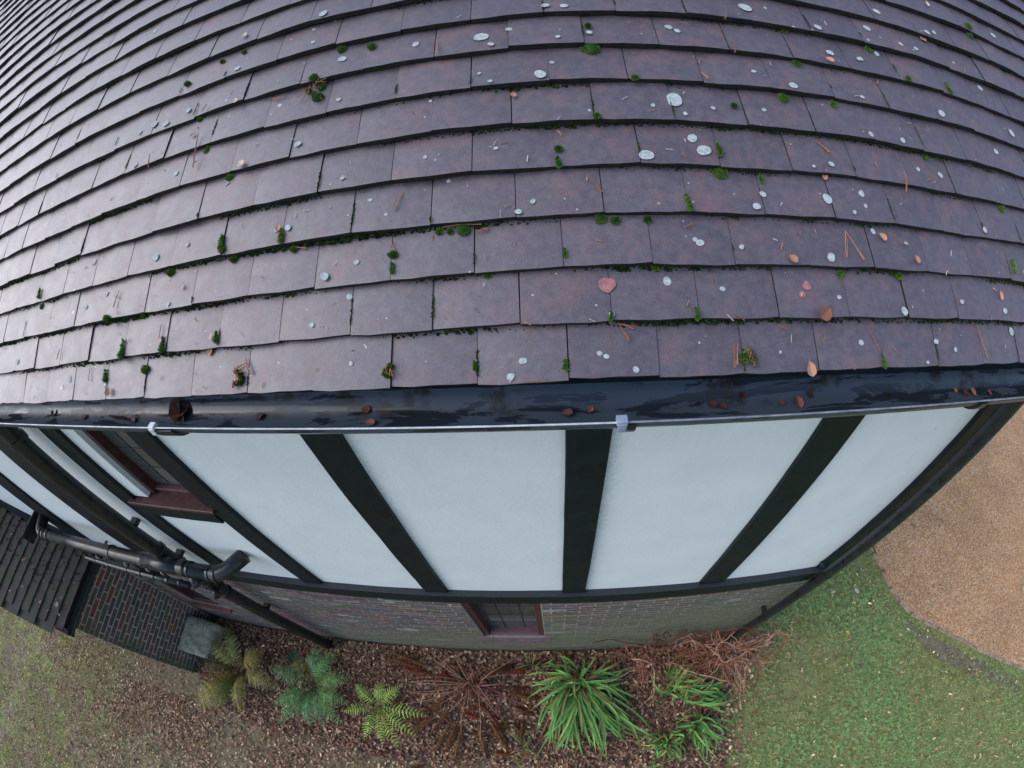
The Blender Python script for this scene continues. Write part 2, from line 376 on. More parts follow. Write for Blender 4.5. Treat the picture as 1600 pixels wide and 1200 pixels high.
def drive_side(x, y):
    for i in range(len(es) - 1):
        a, b = es[i], es[i + 1]
        if (a.y >= y >= b.y): 
            t = (a.y - y) / max(a.y - b.y, 1e-6); return x - (a.x + (b.x - a.x) * t)
    return -9
# kerb of edging stones, each its own piece, half sunk between lawn and gravel
kerb = empty('edging_kerb', (5, 0, GZ), label='low curved stone edging between the lawn and the golden gravel drive', cat='kerb')
acc = 0; last = es[8]; kn = 0
for i in range(9, len(es)):
    p_ = es[i]; d = (p_ - last).length
    if d < .22: continue
    t_ = (p_ - last).normalized(); n2 = Vector((t_.y, -t_.x)); 
    if kn < 34:
        mb = MB(); L = d - .012; h = .034 + random.uniform(-.006, .006)
        mb.box(-L / 2, L / 2, -.026, .026, -.08, h - .012); o = mb.build('edging_stone', M['edging'], kerb, bevel=.008)
        mid_ = (p_ + last) / 2; o.location = (mid_.x - 5, mid_.y, 0.0); o.rotation_euler = (random.uniform(-.06, .06), random.uniform(-.04, .04), math.atan2(t_.y, t_.x))
        kn += 1
    last = p_
mudp = [(4.80, .10), (5.02, -.16), (5.2, -.26), (5.35, -.42), (5.6, -.56), (5.75, -.72), (6.0, -.85), (6.3, -1.12), (6.7, -1.36), (6.6, -1.5), (6.2, -1.34), (5.95, -1.08), (5.7, -1.0), (5.5, -.80), (5.28, -.66), (5.05, -.46), (4.92, -.2)]
mb = MB(); mb.add([(x, y, GZ + .006) for x, y in mudp], [tuple(range(len(mudp)))]); mb.build('bare_mud_path', M['mud'], kind='structure')

# ================================================================== COTTAGE
house = empty('cottage', (0, 0, 0), label='black and white timber framed cottage under a brown clay tile roof', cat='house')
# ---------- roof
roof = MB()
def prism_roof(): 
    S1 = 4.35
    a = [rp(x, s, -.05) for x in (LEFT, VERGE - .02) for s in (.12, S1)]
    rx = S1 * CB; top = a[1].z
    b = [(LEFT, 2 * rx - .0, -.2), (VERGE - .02, 2 * rx, -.2)]
    vs = a + [Vector(b[0]), Vector(b[1])] + [Vector((LEFT, .115, -.12)), Vector((VERGE - .02, .115, -.12))]
    return vs
vs = prism_roof()
roof.add(vs, [(0, 2, 3, 1), (1, 3, 5, 4), (6, 7, 2, 0), (4, 5, 7, 6), (2, 7, 5, 3), (0, 1, 4, 6)])
roof_o = roof.build('roof', M['deck'], house); roof_o['label'] = 'clay tile roof with moss and pale lichen spots'

def tile_mesh(seed, L=.262, Wd=.1636, T=.0140, crown=.0016):
    r = random.Random(seed); nxx, nyy = 5, 4; top = []; bot = []
    tw = r.uniform(-.0016, .0016); 
    for j in range(nyy):
        v = j / (nyy - 1)
        for i in range(nxx):
            u = i / (nxx - 1); x = (u - .5) * Wd
            z = crown * (1 - (2 * u - 1) ** 2) + .006 * (4 * v * (1 - v)) * .6 + tw * (2 * u - 1) * (1 - v)
            jit = r.uniform(-.0006, .0006); y = v * L
            if j == 0: y += r.uniform(-.0012, .0012) + (.0018 if i in (0, nxx - 1) else 0)
            top.append((x, y, z + jit)); bot.append((x, y + (.0015 if j == 0 else 0), z - T))
    n = nxx * nyy; vs = top + bot + top; fs = []; mi = []   # the rim has its own vertices so the faces stay flat
    for j in range(nyy - 1):
        for i in range(nxx - 1):
            a = j * nxx + i; fs.append((a, a + 1, a + nxx + 1, a + nxx)); mi.append(0)
    t2 = 2 * n
    for i in range(nxx - 1): fs.append((t2 + i + 1, t2 + i, n + i, n + i + 1)); mi.append(1)
    for j in range(nyy - 1):
        a = j * nxx; fs.append((t2 + a, t2 + a + nxx, n + a + nxx, n + a)); mi.append(1)
        a = j * nxx + nxx - 1; fs.append((t2 + a + nxx, t2 + a, n + a, n + a + nxx)); mi.append(1)
    return vs, fs, mi
def mk(name, vs, fs, mi, mats, smooth=True):
    me = bpy.data.meshes.new(name); me.from_pydata(vs, [], fs)
    for m in mats: me.materials.append(m)
    me.polygons.foreach_set('material_index', mi)
    me.polygons.foreach_set('use_smooth', [m == 0 for m in mi]); me.update(); return me
TV = [tile_mesh(i) for i in range(8)]
TM = [mk('roof_tile', *t, [M['tile'], M['tile_edge']]) for t in TV]
STEP = .0198; TILT = math.asin(STEP / GA)
Rbase = Matrix.Rotation(BETA, 3, 'X')
def wob(k, x): return .0062 * noise.noise(Vector((x * 2.8, k * .40, 1.7))) + .0034 * noise.noise(Vector((x * 4.5, k * 1.7, 9)))
specs = []
NR = 42
for k in range(NR):
    off = 0 if k % 2 == 0 else -.5
    i0 = int((LEFT) / TW) - 1; i1 = int(VERGE / TW) + 1
    for i in range(i0, i1 + 1):
        x0 = (i + off) * TW + .0; xc = x0 + TW / 2
        if xc + TW / 2 > VERGE + .01 or xc < LEFT: continue
        r = random.Random(k * 1000 + i)
        s = k * GA + .0028 * noise.noise(Vector((x0 * 5, k * .9, 4))) + r.uniform(-.0012, .0012)
        n = wob(k, xc) + r.uniform(-.0005, .0005) - .001
        roll = (wob(k, xc + .08) - wob(k, xc - .08)) / .16 + r.uniform(-.004, .004)
        yaw = r.uniform(-.004, .004)
        P_ = rp(xc + r.uniform(-.0008, .0008), s, n)
        rot = Rbase @ Matrix.Rotation(-TILT + r.uniform(-.006, .006), 3, 'X') @ Matrix.Rotation(-roll, 3, 'Y') @ Matrix.Rotation(yaw, 3, 'Z')
        specs.append((shows(rp(xc, s + .05, 0), (0, -SB, CB)), P_, rot, r.randrange(8), k))
# eave undercourse shows as the double thickness at the bottom
specs.sort(key=lambda q: -q[0])
def place_tiles(specs, meshes, raw, parent, mats, nm='roof_tile', limit=300):
    V_, F_, MI = [], [], []
    for idx, (sh, P_, rot, v, k) in enumerate(specs):
        if idx < limit:
            o = bpy.data.objects.new(nm, meshes[v]); COL.objects.link(o); o.parent = parent
            o.matrix_local = Matrix.Translation(P_) @ rot.to_4x4()
        else:
            vs, fs, mi = raw[v]; b = len(V_)
            for q in vs: V_.append(P_ + rot @ Vector(q))
            F_.extend([tuple(a + b for a in f) for f in fs]); MI.extend(mi)
    if V_:
        me = mk(nm, V_, F_, MI, mats); o = bpy.data.objects.new('remaining_tiles', me); COL.objects.link(o); o.parent = parent; o['kind'] = 'stuff'
place_tiles(specs, TM, TV, roof_o, [M['tile'], M['tile_edge']])
# ridge
mb = MB(); yr = 4.35 * CB; zr_ = 4.35 * SB - .05
for i in range(26):
    x0 = LEFT + i * .45
    if x0 + .44 < VERGE + .02: mb.tube([(x0, yr, zr_ + .01), (x0 + .445, yr, zr_ + .01)], .115, 12)
mb.build('ridge_tiles', M['tile'], roof_o, kind='stuff')

# ---------- walls behind everything (closed body)
body = MB(); WX0, WX1 = -8.6, 2.30
body.box(WX0, WX1 - .03, WY + .14, 6.2, GZ - .1, -.14)
body.build('inner_wall', M['mortar'], house)
# right gable wall above
mb = MB(); mb.add([(WX1 - .03, WY + .14, -.15), (WX1 - .03, 6.2, -.15), (WX1 - .03, 3.27, 2.78), (WX1 - .2, WY + .14, -.15), (WX1 - .2, 6.2, -.15), (WX1 - .2, 3.27, 2.78)], [(0, 1, 2), (5, 4, 3), (0, 2, 5, 3), (2, 1, 4, 5)])
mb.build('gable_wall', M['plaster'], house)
# soffit and fascia
mb = MB(); mb.box(LEFT, VERGE - .03, .058, .080, -.20, -.035); mb.build('fascia_board', M['black'], house)
mb = MB(); mb.box(LEFT, VERGE - .03, .081, WY + .02, -.175, -.16); mb.build('soffit_board', M['black'], house)

# ---------- plaster panels (upper storey)
POSTS = [(-5.52, -5.36), (-4.32, -3.95), (-3.24, -2.84), (-2.26, -2.08), (-1.469, -1.319), (-.5555, -.4034), (.3405, .4878), (1.2387, 1.4045), (2.114, 2.30)]
PR = .022
WIN = (-1.95, -1.45, -1.16)       # upper window opening x0,x1,z0
def panel(x0, x1, z0, z1):
    mb = MB(); nx_, nz_ = max(2, int((x1 - x0) / .06)), max(2, int((z1 - z0) / .06)); vs = []
    for j in range(nz_ + 1):
        for i in range(nx_ + 1):
            x = x0 + (x1 - x0) * i / nx_; z = z0 + (z1 - z0) * j / nz_
            vs.append((x, WY + .0022 * noise.noise(Vector((x * 3, z * 3, 2))) , z))
    fs = [(j * (nx_ + 1) + i, j * (nx_ + 1) + i + 1, (j + 1) * (nx_ + 1) + i + 1, (j + 1) * (nx_ + 1) + i) for j in range(nz_) for i in range(nx_)]
    b = len(vs); vs += [(x0, WY + .13, z0), (x1, WY + .13, z0), (x1, WY + .13, z1), (x0, WY + .13, z1)]
    c00, c10, c11, c01 = 0, nx_, (nz_ + 1) * (nx_ + 1) - 1, nz_ * (nx_ + 1)
    fs += [(b + 3, b + 2, b + 1, b)]
    fs += [tuple([b, b + 1] + [c10 - i for i in range(nx_ + 1)])]
    fs += [tuple([b + 2, b + 3] + [c01 + i for i in range(nx_ + 1)])]
    fs += [tuple([b + 1, b + 2] + [c11 - j * (nx_ + 1) for j in range(nz_ + 1)])]
    fs += [tuple([b + 3, b] + [c00 + j * (nx_ + 1) for j in range(nz_ + 1)])]
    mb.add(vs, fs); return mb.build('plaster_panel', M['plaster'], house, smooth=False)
xs = [-8.6] + [q for p_ in POSTS for q in p_]
zt, zb = -.177, ZR - .02
for i in range(0, len(xs) - 1, 2):
    x0, x1 = xs[i] - (.03 if i else 0), xs[i + 1] + .03
    if xs[i] == -2.08:                           # window bay
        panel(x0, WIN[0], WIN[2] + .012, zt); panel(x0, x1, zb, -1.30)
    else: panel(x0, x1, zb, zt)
def timber(x0, x1, y0, y1, z0, z1, name='timber_post', n=18, amp=.0028, mat=None, axis='z'):
    mb = MB(); vs = []; sd_ = random.random() * 50
    for j in range(n + 1):
        t = j / n
        for cx_, cy_ in ((0, 0), (1, 0), (1, 1), (0, 1)):
            if axis == 'z':
                z = z0 + (z1 - z0) * t; a = amp * noise.noise(Vector((sd_ + cx_ * 7, cy_ * 3, z * 2.6))) + amp * .5 * noise.noise(Vector((sd_ + cx_ * 7, 9, z * 11)))
                vs.append(((x0, x1)[cx_] + a, (y0, y1)[cy_] + (a * .5 if cy_ == 0 else 0), z))
            else:
                x = x0 + (x1 - x0) * t; a = amp * noise.noise(Vector((sd_ + cx_ * 7, cy_ * 3, x * 2.6))) + amp * .5 * noise.noise(Vector((sd_, 9 + cx_, x * 11)))
                vs.append((x, (y0, y1)[cy_] + (a * .6 if cy_ == 0 else 0), (z0, z1)[cx_] + a))
    fl = (lambda f: f) if axis == 'z' else (lambda f: tuple(reversed(f)))
    fs = [fl((j * 4 + k, j * 4 + (k + 1) % 4, j * 4 + 4 + (k + 1) % 4, j * 4 + 4 + k)) for j in range(n) for k in range(4)]
    fs += [fl((3, 2, 1, 0)), fl(tuple(n * 4 + k for k in range(4)))]
    mb.add(vs, fs); return mb.build(name, mat or M['black'], house, bevel=.004)
for x0, x1 in POSTS: timber(x0, x1, WY - PR, WY + .10, ZR + .002, -.18)
timber(-8.6, 2.335, WY - .045, WY + .12, ZR - HR, ZR, 'floor_rail', 110, .003, axis='x')
for x0, x1 in POSTS[1:-1]:                        # small end blocks below the rail's posts, as pegs
    for dx in (.035, .09):
        mb = MB(); c_ = (x0 + x1) / 2 - .06 + dx; mb.tube([(c_, WY - .048, ZR - .03), (c_, WY - .038, ZR - .03)], .009, 8); mb.build('timber_peg', M['black'], house)
# ---------- upper window
win = empty('upper_window', (0, 0, 0)); win.parent = house
x0, x1, z0 = WIN; 
def frame_bar(a, b, c, d, e, f, par, nm='frame', mat='maroon'):
    mb = MB(); mb.box(a, b, c, d, e, f); return mb.build(nm, M[mat], par, bevel=.003)
frame_bar(x0, x0 + .04, WY + .03, WY + .105, z0 + .012, zt, win)
frame_bar(x0 + .041, x1 + .02, WY + .05, WY + .105, z0 + .012, z0 + .035, win, mat='maroon_worn')
frame_bar(x0 + .041, x1 + .02, WY + .05, WY + .105, zt - .05, zt, win)
mb = MB(); mb.box(x0 + .05, x1 + .03, WY + .080, WY + .086, z0 + .05, zt - .04); g_ = mb.build('glass_pane', M['glass'], win)
for xx in (x0 + .17, x0 + .29, x0 + .41):
    mb = MB(); mb.box(xx - .003, xx + .003, WY + .076, WY + .081, z0 + .055, zt - .05); mb.build('lead_strip', M['lead'], win)
for zz in np.arange(z0 + .22, zt - .1, .17):
    mb = MB(); mb.box(x0 + .06, x1 + .02, WY + .0765, WY + .0805, zz - .003, zz + .003); mb.build('lead_strip', M['lead'], win)
mb = MB(); mb.add([(-2.14, .250, -1.165), (-1.43, .250, -1.165), (-1.43, .40, -1.145), (-2.14, .40, -1.145), (-2.14, .250, -1.192), (-1.43, .250, -1.192), (-1.43, .40, -1.20), (-2.14, .40, -1.20)],
    [(0, 1, 2, 3), (7, 6, 5, 4), (0, 4, 5, 1), (1, 5, 6, 2), (2, 6, 7, 3), (3, 7, 4, 0)]); mb.build('window_sill', M['maroon'], win, bevel=.004)
timber(-2.17, -1.475, WY - .03, WY + .09, -1.325, -1.202, 'sill_beam', 12, axis='x')

# ---------- ground-floor brick wall
BH, BL = .0715, .215
def brick_cols(r, side):
    q = r.random()
    if side: pal = [(.108, .092, .098), (.128, .100, .102), (.148, .100, .092), (.092, .088, .096), (.21, .10, .078)]; wts = [.36, .60, .80, .97, 1]
    else: pal = [(.135, .105, .098), (.120, .105, .100), (.175, .092, .078), (.112, .100, .100), (.21, .12, .10)]; wts = [.34, .66, .78, .95, 1]
    for c_, w_ in zip(pal, wts):
        if q <= w_: return tuple(z * r.uniform(.8, 1.2) for z in c_)
def brick_mesh(L, H, D, r, axis, col):
    mb = MB(); h = L / 2; e = .0025; 
    # face plate with chamfered front, uneven corners
    fr = [(-h + e, -H / 2 + e), (h - e, -H / 2 + e), (h - e, H / 2 - e), (-h + e, H / 2 - e)]
    bk = [(-h, -H / 2), (h, -H / 2), (h, H / 2), (-h, H / 2)]
    vs = [(a + r.uniform(-.0015, .0015), -r.uniform(0, .002), b + r.uniform(-.0015, .0015)) for a, b in fr] + [(a, .004, b) for a, b in bk] + [(a, D, b) for a, b in bk]
    fs = [(0, 1, 2, 3)] + [(k, k + 4, (k + 1) % 4 + 4, (k + 1) % 4) for k in range(4)] + [(k + 4, k + 8, (k + 1) % 4 + 8, (k + 1) % 4 + 4) for k in range(4)]
    if axis == 'y': vs = [(-y, x, z) for x, y, z in vs]
    mb.add(vs, fs, 0, col); return mb
def brick_wall(cells, axis, plane, mat, parent, side, limit=300):
    cells.sort(key=lambda c_: -shows((c_[0], plane, c_[1]) if axis == 'x' else (plane, c_[0], c_[1]), (0, -1, 0) if axis == 'x' else (1, 0, 0)))
    rest = MB(); cache = {}
    for i, (u, z, L) in enumerate(cells):
        r = random.Random(int(u * 977 + z * 3391)); col = brick_cols(r, side)
        P_ = (u, plane + r.uniform(-.002, .002), z) if axis == 'x' else (plane + r.uniform(-.002, .002), u, z)
        if i < limit:
            key = (round(L, 2), r.randrange(40))
            if key not in cache: cache[key] = brick_mesh(L - (.016 if side else .011), BH - (.0165 if side else .0125), .05, r, axis, col).build('brick', mat, parent)
            o = cache[key]
            if 'used' in o: o = o.copy(); COL.objects.link(o); del o['used']
            else: o['used'] = 1
            o.location = P_
        else:
            b = brick_mesh(L - (.016 if side else .011), BH - (.0165 if side else .0125), .05, r, axis, col); rest.add([(a + P_[0], bb + P_[1], c_ + P_[2]) for a, bb, c_ in b.v], b.f, 0, col)
    for o in cache.values(): 
        if 'used' in o: del o['used']
    if rest.v: rest.build('remaining_bricks', mat, parent, kind='stuff')
bw = MB()
HOLES = [(-.40, .19, -3.97, -2.52), (-4.02, -3.42, -3.97, -2.7)]
def holed(u0, u1, z0, z1, y0, y1, holes, mb):
    xs_ = sorted({u0, u1, *[h[0] for h in holes], *[h[1] for h in holes]}); zs_ = sorted({z0, z1, *[h[2] for h in holes], *[h[3] for h in holes]})
    for a, b in zip(xs_, xs_[1:]):
        for c_, d in zip(zs_, zs_[1:]):
            m = ((a + b) / 2, (c_ + d) / 2)
            if not any(h[0] < m[0] < h[1] and h[2] < m[1] < h[3] for h in holes): mb.box(a, b, y0, y1, c_, d)
holed(-4.36, 2.285, GZ - .1, ZR - HR + .0, WY + .0012, WY + .139, HOLES, bw)
bw_o = bw.build('brick_wall', M['mortar'], house); bw_o['label'] = 'red brick ground storey turning green with algae'
cells = []
row = 0; z = ZR - HR - BH / 2 - .004
while z > GZ - .05:
    x = -4.36 + (0 if row % 2 else -BL / 2)
    while x < 2.285:
        a, b = max(x, -4.36), min(x + BL, 2.285)
        segs = [(a, b)]
        for h in HOLES:
            if h[2] - .02 < z < h[3] + .02:
                ns = []
                for s0, s1 in segs:
                    if s1 <= h[0] or s0 >= h[1]: ns.append((s0, s1))
                    else:
                        if s0 < h[0]: ns.append((s0, h[0]))
                        if s1 > h[1]: ns.append((h[1], s1))
                segs = ns
        for s0, s1 in segs:
            if s1 - s0 > .035: cells.append(((s0 + s1) / 2, z, s1 - s0))
        x += BL
    z -= BH; row += 1
brick_wall(cells, 'x', WY, M['brick'], bw_o, False)
# ground-floor windows
for wi, h in enumerate(HOLES):
    wn_ = empty('lower_window', (0, 0, 0)); wn_.parent = house
    x0, x1, z0, z1 = h; f = 'maroon' if wi == 0 else 'terracotta'
    frame_bar(x0 + .001, x0 + .055, WY + .02, WY + .135, z0 + .02, z1, wn_, mat='maroon'); frame_bar(x1 - .055, x1 - .001, WY + .02, WY + .135, z0 + .02, z1, wn_, mat='maroon')
    frame_bar(x0 + .056, x1 - .056, WY + .04, WY + .135, z0 + .02, z0 + .06, wn_, mat='maroon_worn'); frame_bar(x0 + .056, x1 - .056, WY + .04, WY + .135, z1 - .05, z1, wn_)
    mb = MB(); mb.box(x0 + .05, x1 - .05, WY + .095, WY + .10, z0 + .055, z1 - .045); mb.build('glass_pane', M['glass'], wn_)
    for t in (.36, .68):
        xx = x0 + (x1 - x0) * t; mb = MB(); mb.box(xx - .0045, xx + .0045, WY + .09, WY + .0955, z0 + .06, z1 - .05); mb.build('lead_strip', M['lead'], wn_)
    for zz in np.arange(z0 + .3, z1 - .1, .3):
        mb = MB(); mb.box(x0 + .056, x1 - .056, WY + .0905, WY + .095, zz - .003, zz + .003); mb.build('lead_strip', M['lead'], wn_)
    sx0, sx1 = (x0 - .07, x1 + .06) if wi == 0 else (x0 - .03, x1 + .03)
    mb = MB(); mb.add([(sx0, .255, z0 - .015), (sx1, .255, z0 - .015), (sx1, WY + .10, z0 + .02), (sx0, WY + .10, z0 + .02), (sx0, .255, z0 - .05), (sx1, .255, z0 - .05), (sx1, WY + .10, z0 - .05), (sx0, WY + .10, z0 - .05)],
        [(0, 1, 2, 3), (7, 6, 5, 4), (0, 4, 5, 1), (1, 5, 6, 2), (2, 6, 7, 3), (3, 7, 4, 0)]); mb.build('window_sill', M['maroon_worn' if wi == 0 else 'terracotta'], wn_, bevel=.004)

# ---------- gutter (half round, falling slightly to the right)
def gut_z(x): return -.026 - .0552 * max(0, (x + 3) / 5.2) * (1.0)
GR = .056
def gutter_mesh(x0, x1, n):
    mb = MB(); seg = 14; vs = []; 
    for i in range(n + 1):
        x = x0 + (x1 - x0) * i / n; cz = gut_z(x); cy = -.05 + GR
        for rr_, sgn in ((GR, 1), (GR - .0028, -1)):
            for k in range(seg + 1):
                a = math.pi * k / seg * sgn if sgn == 1 else math.pi - math.pi * k / seg
                a = math.pi * k / seg if sgn == 1 else math.pi * (1 - k / seg)
                vs.append((x, cy - rr_ * math.cos(a), cz - rr_ * math.sin(a)))
    m = 2 * (seg + 1)
    fs = [(i * m + k, i * m + (k + 1) % m, (i + 1) * m + (k + 1) % m, (i + 1) * m + k) for i in range(n) for k in range(m)]
    fs += [tuple(range(m)), tuple(n * m + k for k in reversed(range(m)))]
    mb.add(vs, fs); return mb
gut = gutter_mesh(LEFT + .05, 2.45, 60).build('gutter', M['gutter'], house, smooth=False)
for p_ in gut.data.polygons: p_.use_smooth = len(p_.vertices) == 4
gut['label'] = 'wet black half round gutter holding leaf muck'
pts = [(x, -.0515, gut_z(x) + .001) for x in np.linspace(LEFT + .05, .42, 50)]
mb = MB(); mb.tube(pts, .0019, 6); mb.build('rim', M['lip'], gut)
pts = [(x, -.0515, gut_z(x) + .001) for x in np.linspace(.424, 2.45, 20)]
mb = MB(); mb.tube(pts, .0021, 6); mb.build('rim', M['lip_dull'], gut)
for x, mt in ((-.636, 'clip_white'), (.424, 'clip_grey')):
    mb = MB(); z_ = gut_z(x); mb.box(x - .010, x + .011, -.057, -.0385, z_ - .004, z_ + .0075); mb.box(x - .008, x + .009, -.0595, -.0565, z_ - .02, z_ + .003)
    mb.build('gutter_clip', M[mt], gut, bevel=.0015)
for x in (-3.4, -2.43, -1.7, -.60, .437, 1.35, 2.14):   # brackets and outlets hugging the underside
    mb = MB(); seg = 12; wd = .032 if x in (-2.43, -.60, 2.14) else .014; vs = []; z_ = gut_z(x); cy = -.05 + GR
    for xx in (x - wd, x + wd):
        for rr_ in (GR + .001, GR + .008):
            for k in range(seg + 1):
                a = math.pi * (.02 + .96 * k / seg); vs.append((xx, cy - rr_ * math.cos(a), z_ - rr_ * math.sin(a)))
    n1 = seg + 1; fs = []
    for k in range(seg):
        fs += [(n1 + k, n1 + k + 1, 3 * n1 + k + 1, 3 * n1 + k), (k + 1, k, 2 * n1 + k, 2 * n1 + k + 1), (k, k + 1, n1 + k + 1, n1 + k), (2 * n1 + k + 1, 2 * n1 + k, 3 * n1 + k, 3 * n1 + k + 1)]
    fs += [(0, n1, 3 * n1, 2 * n1), (n1 - 1, 3 * n1 - 1, 4 * n1 - 1, 2 * n1 - 1)]
    mb.add(vs, fs); mb.build('gutter_bracket', M['pipe'], gut)

# ---------- pipes
def pipe(pts, r_, name='pipe', par=house, n=20, mat='pipe'):
    mb = MB(); mb.tube(pts, r_, n); o = mb.build(name, M[mat], par)
    for p_ in o.data.polygons: p_.use_smooth = len(p_.vertices) == 4
    return o
def bend(a, b, c, r_, n=8):
    a, b, c = Vector(a), Vector(b), Vector(c); d1 = (a - b).normalized(); d2 = (c - b).normalized(); p0, p2 = b + d1 * r_, b + d2 * r_
    return [(p0.lerp(b, t)).lerp(b.lerp(p2, t), t) for t in [i / n for i in range(n + 1)]]
def collar(par, c_, axis, r_, L=.03, mat='pipe'):
    c_ = Vector(c_); a = Vector(axis).normalized() * L / 2; mb = MB(); mb.tube([c_ - a, c_ - a * .6, c_ + a * .6, c_ + a], [r_ * .985, r_, r_, r_ * .985], 20)
    o = mb.build('collar', M[mat], par)
    return o
SX, SY = -2.43, .195
stack = pipe([(SX, SY - .13, -.10), (SX, SY - .12, -.18), (SX, SY - .03, -.30), (SX, SY, -.38), (SX, SY, -2.6), (SX + .01, SY, GZ + .02)], .054, 'soil_pipe')
stack['label'] = 'vertical black soil pipe in front of the broad timber'
for z_, L in ((-.5, .05), (-1.79, .04), (-2.02, .06), (-2.16, .025), (-2.30, .05), (-2.42, .025), (-2.53, .06), (-2.66, .025)): collar(stack, (SX, SY, z_), (0, 0, 1), .064, L)
pipe([(SX, SY - .02, -2.18), (SX + .08, SY - .10, -2.22)], .036, 'inlet_boss', stack); pipe([(SX + .02, SY - .03, -2.46), (SX + .10, SY - .10, -2.46)], .030, 'inlet_boss', stack)
for z_ in (-1.5, -2.0, -3.3):
    mb = MB(); mb.box(SX - .03, SX + .03, SY + .05, WY + .0, z_ - .018, z_ + .018); mb.build('pipe_bracket', M['pipe'], stack)
HY, HZ = .12, -1.86
waste = pipe([(-4.12, HY, HZ - .0), (-3.4, HY, HZ + .005), (-2.6, HY, HZ), (-1.9, HY, HZ)], .053, 'waste_pipe')
waste['label'] = 'thick black waste pipe running level along the wall with an elbow at its end'
pipe(bend((-1.95, HY, HZ), (-1.84, HY, HZ), (-1.70, HY + .16, HZ), .09) + [Vector((-1.70, HY + .16, HZ))], [.056] * 9 + [.058], 'elbow', waste)
pipe(bend((-4.0, HY, HZ), (-4.22, HY, HZ), (-4.25, HY + .2, HZ + .03), .08) + [Vector((-4.25, HY + .2, HZ + .03))], .057, 'elbow', waste)
for x, L in ((-4.10, .02), (-4.02, .02), (-3.02, .03), (-2.62, .04), (-2.19, .06), (-2.12, .02), (-1.93, .02), (-1.875, .02)): collar(waste, (x, HY, HZ), (1, 0, 0), .061, L)
pipe([(-2.22, HY, HZ), (-2.62, HY, HZ)], .060, 'tee_joint', waste)
mb = MB(); mb.box(-4.335, -4.32, .0, .29, HZ - .045, HZ + .10); mb.build('wall_plate', M['pipe'], waste)
thin = pipe([(-3.86, .12, -2.19), (-3.80, .105, -2.20), (-3.3, .10, -2.215), (-2.9, .10, -2.235), (-2.46, .10, -2.25)], .026, 'overflow_pipe')
thin['label'] = 'thin black waste pipe clipped below the thick one'
for i, x in enumerate((-3.66, -3.47, -3.2, -3.03, -2.86, -2.7, -2.56)):
    collar(thin, (x, .10, -2.203 - .038 * (x + 3.8) / 1.2), (1, 0, 0), .0315, .028 if i % 2 else .016)
def crescent(par, c_, r_, ax, mat):
    mb = MB(); pts = []
    for k in range(9):
        a = math.pi * (.15 + .9 * k / 8); pts.append((c_[0] + (r_ * math.cos(a) if ax == 'z' else 0), c_[1] - r_ * math.sin(a) * (1 if ax == 'z' else .8), c_[2] + (0 if ax == 'z' else r_ * math.cos(a))))
    mb.tube(pts, .0042, 6); return mb.build('pipe_clip', M[mat], par)
for x in (-3.57, -3.15, -2.86, -2.68): crescent(thin, (x, .135, -2.14), .030, 'x', 'glint'); 
for z_ in (-2.10, -2.36, -2.60): crescent(stack, (SX, SY, z_), .068, 'z', 'lead')
for x in (-3.57, -3.15, -2.86, -2.68):
    mb = MB(); mb.box(x - .008, x + .008, .115, WY, -2.17, -2.15); mb.build('pipe_bracket', M['pipe'], thin)
# right-hand downpipe at the corner
dp = pipe(bend((2.14, .0, -.1), (2.14, .0, -.20), (2.13, .2, -.36), .05) + bend((2.14, .0, -.20), (2.125, .2, -.36), (2.125, .2, -.6), .06) + [Vector((2.12, .2, -2.3)), Vector((2.12, .2, -3.4)), Vector((2.12, .2, GZ + .05))], .036, 'downpipe')
dp['label'] = 'black rainwater downpipe on the right corner post'
for z_ in (-2.2, -3.3):
    collar(dp, (2.12, .2, z_), (0, 0, 1), .039, .03); mb = MB(); mb.box(2.10, 2.14, .225, WY - .0, z_ - .015, z_ + .015); mb.build('pipe_bracket', M['pipe'], dp)
# debris caught on rail at foot of downpipe is modelled with the leaves

# ================================================================== SIDE WING
wing = empty('side_wing', (-5, 0, GZ), label='low dark brick side wing with mossy tiled roof below the cottage wall', cat='outbuilding')
def wadd(o): o.parent = wing; o.matrix_parent_inverse = Matrix.Translation((5, 0, -GZ)); return o
EX, EZ, PH, G2 = -4.13, -2.45, R(30), .106
CP, SP = math.cos(PH), math.sin(PH)
RX = -6.3; RZ = EZ + (EX - RX) * math.tan(PH)
mb = MB(); y0, y1 = -.58, WY + .0
mb.add([(EX - .04, y0, EZ - .10), (EX - .04, y0, EZ - .045), (RX, y0, RZ - .05), (2 * RX - EX, y0, EZ - .05), (2 * RX - EX, y0, EZ - .1),
        (EX - .04, y1, EZ - .10), (EX - .04, y1, EZ - .045), (RX, y1, RZ - .05), (2 * RX - EX, y1, EZ - .05), (2 * RX - EX, y1, EZ - .1)],
       [(0, 1, 2, 3, 4), (9, 8, 7, 6, 5), (0, 5, 6, 1), (1, 6, 7, 2), (2, 7, 8, 3), (3, 8, 9, 4), (4, 9, 5, 0)])
wroof = wadd(mb.build('roof', M['deck']))
TV2 = [tile_mesh(i + 20, Wd=.1628, crown=.0006) for i in range(4)]; TM2 = [mk('roof_tile', *t, [M['tile_mossy'], M['tile_edge']]) for t in TV2]
sp2 = []
T2 = math.asin(.016 / G2)
Rw = Matrix.Rotation(math.pi / 2, 3, 'Z') @ Matrix.Rotation(PH, 3, 'X')      # slope climbs towards -x
